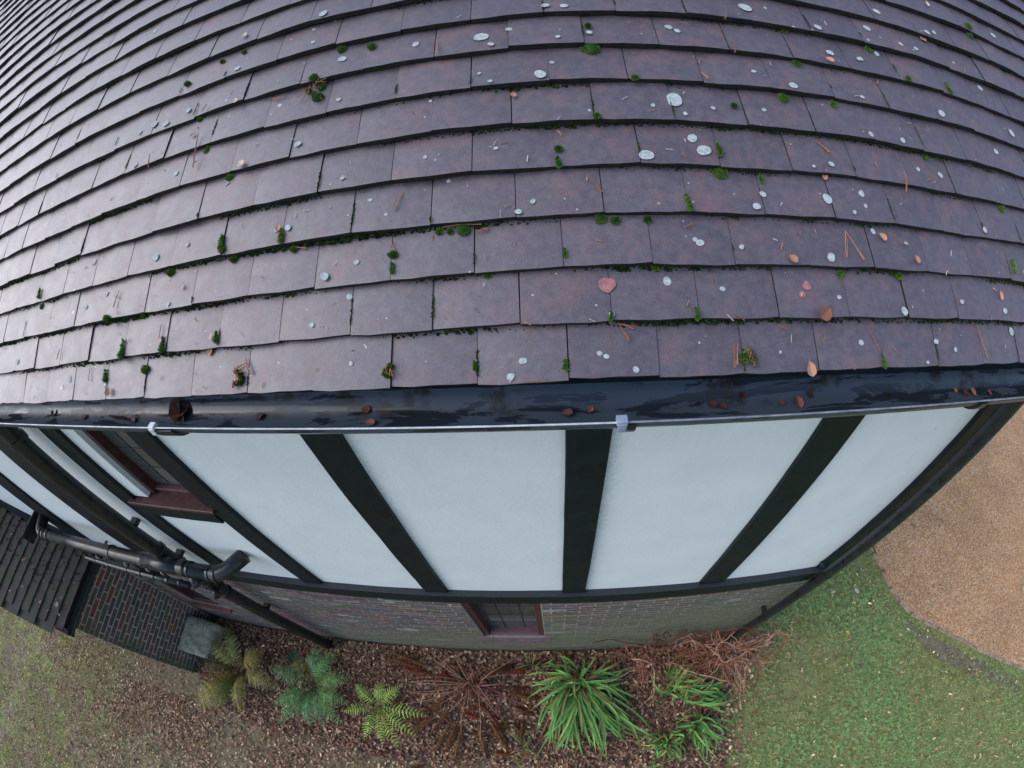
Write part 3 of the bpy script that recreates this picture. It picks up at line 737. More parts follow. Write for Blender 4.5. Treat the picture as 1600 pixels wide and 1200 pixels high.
for k in range(25):
    for i in range(-5, 3):
        yc = -.60 + .0825 + (i + 5) * .1635 - (.0818 if k % 2 else 0)
        w_ok = -.60 - .03 < yc and yc < WY - .02
        if not w_ok: continue
        r = random.Random(k * 77 + i); s = k * G2 + r.uniform(-.001, .001) + .004 * noise.noise(Vector((yc * 4, k * .8, 3)))
        n = r.uniform(-.0005, .0005) + .004 * noise.noise(Vector((yc * 3, k * .5, 7)))
        P_ = Vector((EX - s * CP + n * SP, yc, EZ + s * SP + n * CP))
        if P_.x < RX: continue
        rot = Rw @ Matrix.Rotation(-T2, 3, 'X') @ Matrix.Rotation(r.uniform(-.005, .005), 3, 'Y') @ Matrix.Rotation(r.uniform(-.004, .004), 3, 'Z')
        sp2.append((1, P_, rot, r.randrange(4), k))
for sh, P_, rot, v, k in sp2:
    o = bpy.data.objects.new('roof_tile', TM2[v]); COL.objects.link(o); o.parent = wroof; o.matrix_local = Matrix.Translation(P_) @ rot.to_4x4()
# far slope tiles out of sight are one plain slab already; flashing along the abutment
mb = MB(); a0 = Vector((EX, 0, EZ + .012)); a1 = Vector((RX, 0, RZ + .012))
mb.add([(a0.x, WY - .05, a0.z), (a1.x, WY - .05, a1.z), (a1.x, WY - .004, a1.z + .10), (a0.x, WY - .004, a0.z + .10), (a0.x, WY + .01, a0.z - .05), (a1.x, WY + .01, a1.z - .05), (a1.x, WY + .01, a1.z + .10), (a0.x, WY + .01, a0.z + .10)],
       [(3, 2, 1, 0), (7, 6, 2, 3), (0, 1, 5, 4), (4, 5, 6, 7), (0, 4, 7, 3), (1, 2, 6, 5)])
wadd(mb.build('flashing', M['black']))
# wing walls
FX, FY = -4.35, -.535
mb = MB(); mb.box(2 * RX + 4.35, FX - .003, FY + .006, WY + .005, GZ - .1, EZ - .02)
mb.add([(FX - .006, FY + .006, EZ - .021), (RX, FY + .006, RZ - .09), (2 * RX + 4.35, FY + .006, EZ - .021), (FX - .006, WY, EZ - .021), (RX, WY, RZ - .09), (2 * RX + 4.35, WY, EZ - .021)], [(0, 1, 2), (5, 4, 3), (0, 3, 4, 1), (1, 4, 5, 2), (2, 5, 3, 0)])
wwall = wadd(mb.build('brick_wall', M['mortar_side']))
cells = []; zz = -2.895 + .0708 * 5; r_ = 5
while zz > GZ - .05:
    par = r_ % 2; edge_ = -.468 if par else -.361
    j = edge_ - .2145
    while j < WY:
        a, b = max(j, FY), min(j + .2145, WY - .002)
        if b - a > .03 and zz < EZ - .05: cells.append(((a + b) / 2, zz, b - a))
        j += .2145
    zz -= .0708; r_ += 1
brick_wall(cells, 'y', FX, M['brick_side'], wwall, True)
# front face bricks of the wing, coursed to match
rest = MB(); zz = -2.895 + .0708 * 5; r_ = 0
while zz > GZ - .05:
    x = FX - (0 if r_ % 2 else .107)
    while x > -6.2:
        r = random.Random(int(x * 991 + zz * 771)); col = brick_cols(r, True); b = brick_mesh(.204, .059, .05, r, 'x', col)
        rest.add([(a + x - .107, bb + FY, c_ + zz) for a, bb, c_ in b.v], b.f, 0, col); x -= .2145
    zz -= .0708; r_ += 1
rest.build('front_bricks', M['brick_side'], wwall, kind='stuff')
# wing gutter: half round along y
mb = MB(); seg = 12; vs = []; gcx, gcz, gr = -4.085, -2.505, .050
for y in (-.62, WY - .01):
    for k in range(seg + 1):
        a = math.pi * k / seg; vs.append((gcx + gr * math.cos(a), y, gcz - gr * math.sin(a)))
    for k in range(seg + 1):
        a = math.pi * (1 - k / seg); vs.append((gcx + (gr - .003) * math.cos(a), y, gcz - (gr - .003) * math.sin(a)))
m = 2 * (seg + 1); mb.add(vs, [(k, (k + 1) % m, m + (k + 1) % m, m + k) for k in range(m)] + [tuple(reversed(range(m))), tuple(m + k for k in range(m))])
wg = wadd(mb.build('gutter', M['mossy_gutter'])); 
mb = MB(); mb.box(-4.20, -4.18, -.58, WY - .02, EZ - .16, EZ - .04); wadd(mb.build('fascia_board', M['black']))
mb = MB(); mb.box(-4.34, -4.1, -.625, -.585, EZ - .14, EZ - .045); wadd(mb.build('verge_block', M['deck']))

# measured places on the roof: along the eave, up the slope, size
MOSS = [(-0.208, 0.692, 0.0306, 'b'), (-0.51, 0.608, 0.0112, 't'), (-0.418, 0.51, 0.012), (-0.415, 0.331, 0.0145, 't'), (-0.385, 0.301, 0.011), (-0.587, 0.3, 0.0142), (-0.247, 0.323, 0.0103, 't'), (-0.223, 0.301, 0.0101), (0.005, 0.259, 0.0102), (0.004, 0.227, 0.0076, 't'), (0.145, 0.297, 0.0162), (0.097, 0.299, 0.0088), (0.118, 0.297, 0.0075), (-0.071, 0.798, 0.0138), (-0.151, 0.815, 0.0143), (0.427, 0.716, 0.0236), (0.426, 0.784, 0.0082), (0.663, 0.445, 0.0114, 't'), (0.661, 0.403, 0.0182), (0.577, 0.321, 0.0131, 't'), (0.916, 0.714, 0.0144), (0.333, 0.231, 0.006, 't'), (0.324, 0.023, 0.0068, 't'), (-0.749, 0.112, 0.0171, 't'), (-0.59, 0.113, 0.0138, 't'), (-0.664, 0.069, 0.0144), (-0.835, 0.054, 0.012, 't'), (-0.418, 0.121, 0.0093, 't'), (-0.678, 0.204, 0.011), (-0.815, 0.209, 0.012), (-1.236, 0.33, 0.0127, 't'), (-1.225, 0.296, 0.0101), (0.504, 0.205, 0.011), (0.189, 0.205, 0.0096), (0.405, 0.302, 0.0137), (0.433, 0.297, 0.0112), (0.496, 0.298, 0.0101), (0.66, 0.03, 0.0126), (-0.005, 0.031, 0.0159, 'b'), (-0.352, 0.035, 0.0177, 'd'), (-0.641, 0.863, 0.0109), (-0.453, 0.91, 0.0104), (-0.528, 0.904, 0.0085), (-0.562, 0.721, 0.01), (-0.207, 0.73, 0.0121), (0.916, 0.822, 0.0095), (1.696, 1.057, 0.0169), (1.696, 1.03, 0.0195), (1.431, 0.737, 0.0137, 't'), (1.265, 0.732, 0.0106), (1.171, 0.816, 0.0126), (0.849, 0.604, 0.015), (0.985, 0.605, 0.0124), (1.246, 0.507, 0.0117), (1.521, 0.406, 0.0176), (0.335, 0.455, 0.008), (0.416, 0.521, 0.0084), (0.333, 0.417, 0.0091, 't'), (0.507, 0.621, 0.009), (0.75, 0.392, 0.0072, 't'), (0.989, -0.009, 0.0076, 't'), (0.903, 0.193, 0.0103), (1.068, 0.195, 0.0098), (1.511, 0.237, 0.0128, 't'), (0.571, 0.107, 0.0086, 't'), (0.41, 0.105, 0.007, 't'), (0.16, 0.03, 0.0058, 't'), (0.719, 0.567, 0.0078)]
LEAVES = [(0.252, 0.595, 0.0072, 1), (-0.377, 0.529, 0.0119, 0), (-0.431, 0.726, 0.0095, 0), (-0.257, 0.349, 0.0089, 1), (1.008, 0.732, 0.0113, 1), (0.909, 0.413, 0.0095, 1), (1.031, 0.28, 0.0114, 1), (0.784, 0.219, 0.0111, 1), (1.118, 0.233, 0.0102, 1), (0.841, 0.11, 0.021, 2), (0.799, 0.003, 0.0149, 1), (1.43, 0.166, 0.0121, 1), (-0.444, 0.099, 0.011, 1), (-0.435, 0.131, 0.0094, 0), (-0.533, 0.255, 0.0068, 0), (-0.459, 0.967, 0.0107, 0), (1.425, 0.924, 0.0145, 1), (-0.565, 0.666, 0.0078, 1), (-0.805, 0.02, 0.0137, 2), (-0.078, -0.017, 0.0113, 2), (1.523, 1.092, 0.0107, 0)]
LICHEN = [(0.586, 0.574, 0.0224), (0.629, 0.449, 0.017), (0.611, 0.48, 0.0128), (0.507, 0.419, 0.0161), (0.188, 0.77, 0.0179), (0.311, 0.622, 0.0147), (0.037, 0.779, 0.01), (-0.144, 0.778, 0.0122), (0.378, 0.847, 0.0102), (0.612, 0.789, 0.0102), (0.629, 0.776, 0.0085), (0.821, 0.877, 0.0189), (1.013, 0.837, 0.0119), (0.879, 0.624, 0.0119), (0.789, 0.562, 0.0064), (0.28, 0.342, 0.0063), (0.252, 0.314, 0.0074), (0.745, 0.358, 0.0085), (0.723, 0.328, 0.0098), (0.898, 0.356, 0.0138), (0.997, 0.378, 0.0098), (0.593, 0.25, 0.009), (0.678, 0.243, 0.0066), (0.878, 0.226, 0.0117), (0.522, 0.177, 0.0098), (0.63, 0.161, 0.0063), (0.412, 0.116, 0.007), (1.059, 0.111, 0.0112), (0.888, 0.145, 0.0058), (-0.089, 0.184, 0.0078), (-0.141, 0.229, 0.0108), (-0.073, 0.252, 0.0066), (0.185, 0.187, 0.0059), (-0.169, 0.132, 0.0067), (-0.234, 0.347, 0.0088), (-0.264, 0.348, 0.0075), (-0.048, 0.383, 0.0055), (-0.056, 0.081, 0.0063), (-0.082, 0.05, 0.0051), (0.249, 0.039, 0.008), (0.387, 0.047, 0.0058), (0.399, 0.041, 0.0058), (0.451, 0.015, 0.007), (0.226, 0.01, 0.008), (0.938, 0.054, 0.0074), (1.157, 0.054, 0.0085), (1.218, 0.035, 0.007), (1.117, 0.002, 0.005), (-0.637, 0.344, 0.0129), (-0.527, 0.357, 0.0069), (-0.74, 0.758, 0.0154), (-0.685, 0.74, 0.0128), (-0.794, 0.747, 0.009), (-0.608, 0.761, 0.0104), (-0.924, 0.383, 0.0109), (-0.938, 0.256, 0.0086), (-0.573, 0.211, 0.0069), (-0.842, 0.28, 0.0082), (-0.603, 0.564, 0.0096), (-0.779, 0.63, 0.0107), (-0.455, 0.844, 0.0101), (-0.884, 1.184, 0.0108), (-0.212, 0.938, 0.0136), (0.21, 0.738, 0.0079), (1.195, 0.894, 0.0131), (1.261, 0.972, 0.0139), (1.115, 0.766, 0.008), (1.356, 0.646, 0.015), (1.703, 0.666, 0.0153), (1.062, 0.526, 0.0089), (1.164, 0.526, 0.0094), (1.629, 0.816, 0.0128), (1.861, 1.084, 0.015), (1.444, 0.944, 0.0123), (1.198, 0.812, 0.0106), (1.297, 0.859, 0.009), (1.026, 0.766, 0.0116), (1.482, 0.959, 0.01), (1.124, 0.768, 0.0081), (1.357, 0.861, 0.0092), (0.25, 0.788, 0.0082), (-0.23, 0.856, 0.0075), (-0.23, 0.551, 0.0096), (-0.138, 0.651, 0.0065), (0.076, 0.616, 0.0045), (0.213, 0.467, 0.0054), (0.069, 0.462, 0.0055), (-0.109, 0.439, 0.0058), (0.206, 0.629, 0.0059), (0.183, 0.659, 0.0045), (0.336, 0.852, 0.0102), (0.356, 0.745, 0.0064), (0.426, 0.76, 0.0081), (0.537, 0.554, 0.0058), (0.669, 0.556, 0.0061), (0.602, 0.534, 0.0059), (0.338, 0.675, 0.0061), (0.79, 0.669, 0.0067), (1.074, 0.636, 0.0075), (0.927, 0.439, 0.008), (0.878, 0.428, 0.0047), (1.279, 0.459, 0.0098), (1.575, 0.579, 0.0117), (1.202, 0.464, 0.0075), (0.959, 0.328, 0.0063), (1.405, 0.33, 0.0102), (1.011, 0.303, 0.0081), (1.101, 0.27, 0.0067), (1.436, 0.128, 0.0101), (1.259, 0.144, 0.0073), (0.739, 0.038, 0.0039), (1.471, 0.079, 0.0124), (-1.022, 0.062, 0.0134), (-1.364, 0.133, 0.0107)]
NEEDLES = [(0.086, 0.78, 0.093, 0.725), (0.755, 0.846, 0.753, 0.819), (0.752, 0.739, 0.753, 0.715), (0.657, 0.647, 0.669, 0.629), (0.021, 0.393, 0.006, 0.351), (0.386, 0.398, 0.412, 0.354), (0.903, 0.5, 0.93, 0.469), (1.136, 0.44, 1.134, 0.395), (0.93, 0.287, 0.914, 0.226), (0.93, 0.287, 0.959, 0.223), (0.959, 0.088, 0.981, 0.035), (1.318, 0.08, 1.332, 0.013), (0.106, 0.308, 0.18, 0.307), (0.167, 0.292, 0.192, 0.296), (0.425, 0.101, 0.443, 0.069), (0.425, 0.101, 0.453, 0.091), (0.643, 0.058, 0.638, 0.011), (0.651, 0.058, 0.643, 0.017), (-0.6, 0.174, -0.601, 0.139), (-0.777, 0.279, -0.786, 0.235), (-0.702, 0.643, -0.716, 0.608), (-0.911, 0.088, -0.907, 0.052), (0.637, 0.109, 0.667, 0.101), (-0.539, 0.66, -0.532, 0.558), (-0.002, 0.29, 0.005, 0.268), (0.713, 0.107, 0.724, 0.102), (-0.227, 0.306, -0.192, 0.298), (0.566, 0.282, 0.584, 0.29), (-0.337, 0.076, -0.319, 0.041), (-0.332, 0.066, -0.36, 0.055), (0.74, 0.092, 0.76, 0.083), (0.336, 0.503, 0.345, 0.488), (0.251, -0.001, 0.289, 0.002), (-0.534, 0.751, -0.542, 0.729), (-1.072, 0.151, -1.077, 0.12), (1.161, 0.711, 1.146, 0.696), (-0.327, 0.707, -0.29, 0.706), (-0.249, 0.727, -0.18, 0.718)]
FERN_OLIVE = [(-3.535, -0.321)], [(-4.019, -0.963), (-4.015, -0.059), (-3.81, 0.171), (-3.168, -0.069), (-2.843, -0.445), (-3.288, -0.852)]
FERN_DARK = [(-2.497, -0.336)], [(-3.005, -0.227), (-2.849, -0.62), (-2.748, -0.806), (-2.396, -0.758), (-2.223, -0.726), (-2.058, -0.675), (-2.021, -0.466), (-2.012, -0.185), (-2.24, 0.079), (-2.464, 0.135), (-2.729, -0.053)]
FERN_LIME = [(-1.662, -0.444)], [(-1.89, -0.262), (-1.976, -0.559), (-1.717, -0.778), (-1.529, -0.815), (-1.37, -0.828), (-1.206, -0.697), (-1.12, -0.494), (-1.416, -0.227), (-1.62, -0.214)]
DEAD = [(-0.616, -0.113)], [(-1.193, 0.225), (-1.318, -0.138), (-0.081, 0.211), (0.027, -0.001), (-0.108, -0.212), (-0.341, -0.391), (-0.496, -0.721), (-0.922, -0.495), (-1.29, -0.387)], [(-0.836, -0.836), (-1.266, -0.739), (-0.231, -0.798), (-1.523, 0.183), (0.024, 0.109), (-0.99, -0.64)]
STRAP = [(0.547, -0.082)], [(-0.023, -0.261), (-0.005, -0.123), (0.235, 0.086), (0.305, 0.205), (0.761, 0.262), (1.049, 0.14), (1.147, 0.048), (1.1, -0.11), (1.155, -0.3), (1.347, -0.746), (0.92, -0.657), (0.75, -0.835), (0.555, -0.86), (0.265, -0.801), (0.102, -0.734)]
STRAP2 = [(1.53, -0.203)], [(2.0, 0.072), (1.756, 0.187), (2.157, -0.222), (2.006, -0.413), (1.337, -0.023)]
STRAP3 = [(1.74, -0.617)], [(2.118, -0.813), (2.033, -0.939), (1.813, -1.044), (1.438, -0.585)]
# ================================================================== THINGS ON THE ROOF
def roof_local(o, x, s, n, rotz=0.0, tilt=0.0):
    m = Matrix.Translation(rp(x, s, n)) @ Rbase.to_4x4() @ Matrix.Rotation(-TILT * .8, 4, 'X') @ Matrix.Rotation(rotz, 4, 'Z') @ Matrix.Rotation(tilt, 4, 'X')
    o.matrix_world = m
def surf_n(x, s):                    # height of the tile surface above the plane through the tile tails
    k = math.floor(s / GA + 1e-6); v = s / GA - k
    return wob(k, x) - STEP * v + .0035
# lichen: thin crusts on the tiles
for i, (x, s, r_) in enumerate(LICHEN):
    rr = random.Random(i); mb = MB(); n_ = 28; ph = rr.random() * 6; vs = [(0, 0, 0)]
    for k in range(n_):
        a = 2 * math.pi * k / n_; q = r_ * (1 + .10 * math.sin(2 * a + ph) + .03 * math.sin(3 * a + ph * 2)); vs.append((math.cos(a) * q * .86, math.sin(a) * q * .80, .0))
    for k in range(n_): vs.append((vs[1 + k][0] * .72, vs[1 + k][1] * .72, 0))
    fs = [(0, n_ + 1 + k, n_ + 1 + (k + 1) % n_) for k in range(n_)] + [(1 + k, 1 + (k + 1) % n_, n_ + 1 + (k + 1) % n_, n_ + 1 + k) for k in range(n_)]
    mb.add(vs, fs); o = mb.build('lichen_patch', M['lichen'], roof_o, smooth=False)
    k0 = math.floor(s / GA); smin = k0 * GA + r_ * .95 + .004; smax = (k0 + 1) * GA - r_ * .6 - .012
    s2 = min(max(s, smin), max(smax, smin)); roof_local(o, x, s2, surf_n(x, s2) + .0003)
for x, s, r_ in ((.408, .173, .016), (.0, 0, 0), (.815, .168, .010), (.80, .150, .008)):
    if not r_: continue
    mb = MB(); n_ = 14; vs = [(math.cos(2 * math.pi * k / n_) * r_ * random.uniform(.85, 1.1), math.sin(2 * math.pi * k / n_) * r_ * random.uniform(.85, 1.1), 0) for k in range(n_)] + [(0, 0, .0006)]
    mb.add(vs, [(k, (k + 1) % n_, n_) for k in range(n_)]); o = mb.build('pink_stain', M['lichen_pink'], roof_o); roof_local(o, x, s, surf_n(x, s) + .001)
# moss growth: helper gives a lumpy cushion with fine upright shoots
def moss_mesh(mb, c, r_, h, rr, dark=1.0, n_sh=150):
    c = Vector(c); rings, seg = 5, 12; vs = []; cols = []
    sd_ = rr.random() * 100
    for j in range(rings + 1):
        t = j / rings * math.pi / 2
        for k in range(seg):
            a = 2 * math.pi * k / seg; d = Vector((math.cos(a) * math.cos(t), math.sin(a) * math.cos(t), math.sin(t)))
            q = 1 + .28 * noise.noise(d * 2.2 + Vector((sd_, 0, 0))); vs.append(c + Vector((d.x * r_ * q, d.y * r_ * q, d.z * h * q - .002)))
    b = len(mb.v); g = (.042 * dark, .080 * dark, .018 * dark)
    mb.add(vs, [(j * seg + k, j * seg + (k + 1) % seg, (j + 1) * seg + (k + 1) % seg, (j + 1) * seg + k) for j in range(rings) for k in range(seg)], 0, g)
    for _ in range(n_sh):
        t = math.acos(rr.random() ** .6); t = math.pi / 2 - t; a = rr.random() * 6.283
        d = Vector((math.cos(a) * math.cos(t), math.sin(a) * math.cos(t), math.sin(t))); p0 = c + Vector((d.x * r_, d.y * r_, d.z * h)) * .93
        up = (d + Vector((rr.uniform(-.4, .4), rr.uniform(-.4, .4), .3))).normalized(); L = rr.uniform(.002, .005); sd2 = up.orthogonal().normalized() * .0007
        f = rr.uniform(.6, 1.7) * dark; mb.add([p0 - sd2, p0 + sd2, p0 + up * L], [(0, 1, 2)], 0, (.10 * f, .19 * f, .032 * f))
row_words = ['lowest', 'second', 'third', 'fourth', 'fifth', 'sixth', 'seventh', 'eighth', 'ninth', 'tenth', 'eleventh', 'twelfth']
def where(x, s):
    k = max(0, int(s / GA)); 
    side = 'far left' if x < -.75 else 'left of centre' if x < -.1 else 'near middle' if x < .5 else 'right of centre' if x < .95 else 'far right'
    return row_words[min(k, 11)] + ' tile row up, ' + side
used = {}
def uniq(base, x, s):
    l = base + ' ' + where(x, s); used.setdefault(l, []).append((x, s)); return l
things = []
for i, q in enumerate(MOSS):
    x, s, r_ = q[:3]; kd = q[3] if len(q) > 3 else 'c'; rr = random.Random(300 + i); mb = MB()
    r2 = r_ * .82
    if kd == 't':
        for j in range(9): t = j / 8; moss_mesh(mb, (rr.gauss(0, .16) * r2, -.5 * r2 + (t + rr.uniform(-.06, .06)) * 3.0 * r2, 0), r2 * (.60 - .44 * t) * rr.uniform(.7, 1.25), r2 * (.55 - .38 * t) * rr.uniform(.6, 1.2), rr, rr.uniform(.9, 1.5), 55)
    elif kd in 'bd':
        for j in range(6): moss_mesh(mb, (rr.uniform(-1, 1) * r2 * .7, rr.uniform(-1, 1) * r2 * .9, 0), r2 * rr.uniform(.3, .5), r2 * rr.uniform(.3, .6), rr, .8 if kd == 'b' else .45, 50)
        for j in range(9):
            a = rr.random() * 6.28; L = r2 * rr.uniform(.8, 1.8); p0 = Vector((rr.uniform(-.6, .6) * r2, rr.uniform(-.6, .8) * r2, rr.uniform(.2, .7) * r2)); p1 = p0 + Vector((math.cos(a) * L, math.sin(a) * L, rr.uniform(-.2, .2) * r2)); 
            cc = rr.choice([(.30, .12, .05), (.38, .20, .10), (.20, .08, .05)]); mb.tube([p0, p0.lerp(p1, .5) + Vector((0, 0, .001)), p1], .0007 if kd == 'b' else .0013, 4, 0, cc)
    else:
        moss_mesh(mb, (0, 0, 0), r2, r2 * .75, rr, rr.uniform(.8, 1.2), 260)
        if rr.random() < .6: moss_mesh(mb, (r2 * rr.choice([-1, 1]) * .9, rr.uniform(-.2, .2) * r2, 0), r2 * .5, r2 * .45, rr, .9, 40)
    o = mb.build('moss_clump', M['moss'], None); s2 = max(s, .005)
    roof_local(o, x, s2, surf_n(x, s2)); o['category'] = 'moss'; o['group'] = 'moss cushions growing on the tile roof'
    size = 'large' if r_ > .015 else 'small' if r_ < .0095 else 'medium'
    kind_ = {'t': size + ' pointed moss tuft', 'b': 'shaggy moss clump with pine needles', 'd': 'dark clot of moss, twigs and dirt', 'c': size + ' round moss cushion'}[kd]
    things.append((o, kind_, x, s))
# dead leaves
PAL = {0: (.52, .40, .34), 1: (.47, .24, .16), 2: (.25, .105, .07)}
def leaf_shape(mb, L, Wd, rr, col, curl=.25, M4=None, mid=True):
    n_ = 7; vs = []; cols = []
    for i in range(n_ + 1):
        t = i / n_; w_ = Wd * math.sin(math.pi * min(1, t ** .8)) ** .75 * (1 if t < .7 else 1 - (t - .7) * .9) + .0004
        y = (t - .5) * L; z = curl * L * (t - .5) ** 2
        for sx in (-1, 0, 1):
            jag = 1 + rr.uniform(-.12, .12); vs.append(Vector((sx * w_ * jag / 2, y, z + abs(sx) * w_ * curl * .6 + rr.uniform(0, .0008) * L * 10)))
    if M4 is not None: vs = [M4 @ v for v in vs]
    fs = []
    for i in range(n_):
        for j in (0, 1): a = i * 3 + j; fs.append((a, a + 1, a + 4, a + 3))
    mb.add(vs, fs, 0, col)
for i, (x, s, r_, c_) in enumerate(LEAVES):
    rr = random.Random(700 + i); mb = MB(); f = rr.uniform(.85, 1.15); col = tuple(z * f for z in PAL[c_])
    leaf_shape(mb, r_ * 2.1, r_ * 1.5, rr, col, .3)
    mb.tube([(0, r_, .002), (0, r_ * 1.45, .003)], .0006, 4, 0, tuple(z * .6 for z in col))
    o = mb.build('fallen_leaf', M['leafm'], None)
    if s < -.005: o.matrix_world = Matrix.Translation((x, .0, gut_z(x) - .048)) @ Matrix.Rotation(rr.random() * 6, 4, 'Z')
    else: roof_local(o, x, max(s, .004), surf_n(x, max(s, .004)) + .003, rr.uniform(-1.2, 1.2), rr.uniform(-.2, .25))
    o['category'] = 'leaf'; o['group'] = 'dead leaves lying on the tile roof'
    things.append((o, {0: 'pale curled dead leaf', 1: 'pinkish tan dead leaf', 2: 'crumpled brown birch leaf'}[c_] if r_ < .019 else 'largest ragged orange brown leaf', x, max(s, 0)))
# pine needles
for i, (xa, sa, xb, sb) in enumerate(NEEDLES):
    rr = random.Random(900 + i); mb = MB(); 
    a = rp(xa, max(sa, .002), surf_n(xa, max(sa, .002)) + .0025); b = rp(xb, max(sb, .002), surf_n(xb, max(sb, .002)) + .0025)
    d = (b - a); side = d.cross(rp(0, 0, 1) - rp(0, 0, 0)).normalized()
    nb = 3 if rr.random() < .4 else 2; nrm = Vector((0, -SB, CB))
    # rest on the proudest point between the two ends
    lift = 0
    for t in np.linspace(0, 1, 9):
        xx, ss = xa + (xb - xa) * t, max(sa + (sb - sa) * t, .002); lift = max(lift, surf_n(xx, ss) - ((a.lerp(b, t)) - rp(xx, ss, 0)).dot(nrm))
    for j in range(nb):
        e = side * (j - (nb - 1) / 2) * rr.uniform(.0015, .0035); bow = side * rr.uniform(-.05, .05) * d.length
        cc = rr.choice([(.34, .15, .085), (.42, .21, .12), (.26, .11, .07)])
        pts = [a + nrm * (lift + .002), a.lerp(b, .5) + e * .5 + bow + nrm * (lift + .003), b + e + nrm * (lift + .002)]
        mb.tube(pts, .00085, 4, 0, cc)
    c0 = a.lerp(b, .5); o = mb.build('pine_needle_pair' if nb == 2 else 'pine_needle_cluster', M['twig'], None)
    for v in o.data.vertices: v.co -= c0
    o.location = c0; o['category'] = 'pine needles'; o['group'] = 'pine needles scattered on the tile roof'
    L_ = d.length; things.append((o, ('long' if L_ > .045 else 'short') + (' upright' if abs(xb - xa) < .3 * abs(sb - sa) else ' level' if abs(sb - sa) < .3 * abs(xb - xa) else ' slanting') + ' brown pine needles', (xa + xb) / 2, max(0, (sa + sb) / 2)))
# the fir cone lying on the lowest course
mb = MB(); rr = random.Random(5)
for j in range(9):
    t = j / 8; r_ = .0085 * math.sin(math.pi * (.15 + .8 * t)) + .002
    for k in range(8):
        a = k * .785 + j * .39; p0 = Vector((math.cos(a) * r_ * .5, (t - .5) * .034, math.sin(a) * r_ * .5 + .006)); p1 = Vector((math.cos(a) * r_, (t - .5) * .034 - .005, math.sin(a) * r_ + .006)); tt = Vector((-math.sin(a), 0, math.cos(a))) * .0032
        f = rr.uniform(.7, 1.3); mb.add([p0 - tt, p0 + tt, p1 + tt * .5, p1 - tt * .5], [(0, 1, 2, 3)], 0, (.11 * f, .09 * f, .035 * f))
o = mb.build('fir_cone', M['twig'], None); roof_local(o, .672, .034, surf_n(.672, .034) + .001, .3); tag(o, 'small mossy brown cone lying beside upright needles on the lowest tile course', 'cone')
# labels: row, side and neighbours make each one single
cnt = {}
for o, base, x, s in things: cnt.setdefault((base, where(x, s)), []).append((o, x, s))
for (base, wh), lst in cnt.items():
    if len(lst) == 1: lst[0][0]['label'] = base + ' on the ' + wh
    else:
        lst.sort(key=lambda q: q[1]); nm = {2: ['left one', 'right one'], 3: ['left one', 'middle one', 'right one']}.get(len(lst), ['leftmost', 'second along', 'third along', 'fourth along', 'fifth along', 'sixth along'])
        for j, (o, x, s) in enumerate(lst): o['label'] = base + ' on the ' + wh.replace(' up, ', ' up ') + ', ' + nm[min(j, len(nm) - 1)]
# moss and grime in the course joints: nobody could count it
mb = MB(); rr = random.Random(77)
for k in range(0, 15):
    dens = 1.0 if k < 6 else .35
    x = -2.3
    while x < 2.2:
        x += rr.uniform(.0015, .006) / dens
        q = noise.noise(Vector((x * 3.1, k * 2.3, .5))) + (.22 if k <= 6 else -.05) + .20 * math.exp(-((x - .35) / .9) ** 2) + (.25 if k in (1, 2, 3) else 0)
        if q < .16 or k == 0: continue
        r_ = rr.uniform(.0018, .0050) * min(1.7, .8 + q); ps = rp(x, k * GA - rr.uniform(-.002, .007), wob(k, x) - STEP + .001)
        moss_lump = [ps + Vector((math.cos(a) * r_ * rr.uniform(.7, 1.2), math.sin(a) * r_ * .5 - math.cos(a * 2) * .0, math.sin(a) * r_ * .6)) for a in (0, 1.05, 2.1, 3.14, 4.2, 5.2)]
        top = ps + Vector((0, -SB, CB)) * r_ * 1.1 + Vector((0, -CB, -SB)) * r_ * .6; f = rr.uniform(.35, 1.25)
        mb.add(moss_lump + [top], [(j, (j + 1) % 6, 6) for j in range(6)], 0, (.026 * f, .052 * f, .012 * f) if rr.random() < .8 else (.05 * f, .04 * f, .02 * f))
# vertical joints
for _ in range(60):
    k = rr.randrange(0, 9); i = rr.randrange(-8, 10); x = (i + (0 if k % 2 == 0 else .5)) * TW; L = rr.uniform(.01, .06); s0 = k * GA + rr.uniform(0, .03)
    if x > 2.2: continue
    for j in range(int(L / .0022)):
        s = s0 + j * .0022; p_ = rp(x + rr.uniform(-.0015, .0015), s, surf_n(x, s) - .001); r_ = rr.uniform(.0012, .0026); f = rr.uniform(.4, 1.3)
        nn = Vector((0, -SB, CB)); mb.add([p_ + Vector((r_, 0, 0)), p_ + Vector((0, CB, SB)) * r_, p_ - Vector((r_, 0, 0)), p_ - Vector((0, CB, SB)) * r_, p_ + nn * r_], [(0, 1, 4), (1, 2, 4), (2, 3, 4), (3, 0, 4)], 0, (.03 * f, .06 * f, .014 * f))
mb.build('joint_moss', M['moss'], roof_o, kind='stuff')
# small needle scraps and dirt crumbs over the tiles
mb = MB()
for _ in range(420):
    x = rr.uniform(-2.2, 2.2); s = abs(rr.gauss(0, .7)); n0 = surf_n(x, s) + .0012; a = rr.random() * 6.28; L = rr.uniform(.002, .009); w_ = rr.uniform(.0005, .0013)
    if (s % GA) > GA - .02: continue
    d = Vector((math.cos(a), math.sin(a) * CB, math.sin(a) * SB)) * L; e = Vector((-math.sin(a), math.cos(a) * CB, math.cos(a) * SB)) * w_; p_ = rp(x, s, n0); up = Vector((0, -SB, CB)) * w_
    c_ = rr.choice([(.36, .18, .11), (.45, .38, .33), (.25, .12, .08), (.5, .45, .42)])
    mb.add([p_ - d - e, p_ - d + e, p_ + d + e, p_ + d - e, p_ + up], [(0, 1, 4), (1, 2, 4), (2, 3, 4), (3, 0, 4)], 0, c_)
mb.build('roof_debris', M['twig'], roof_o, kind='stuff')

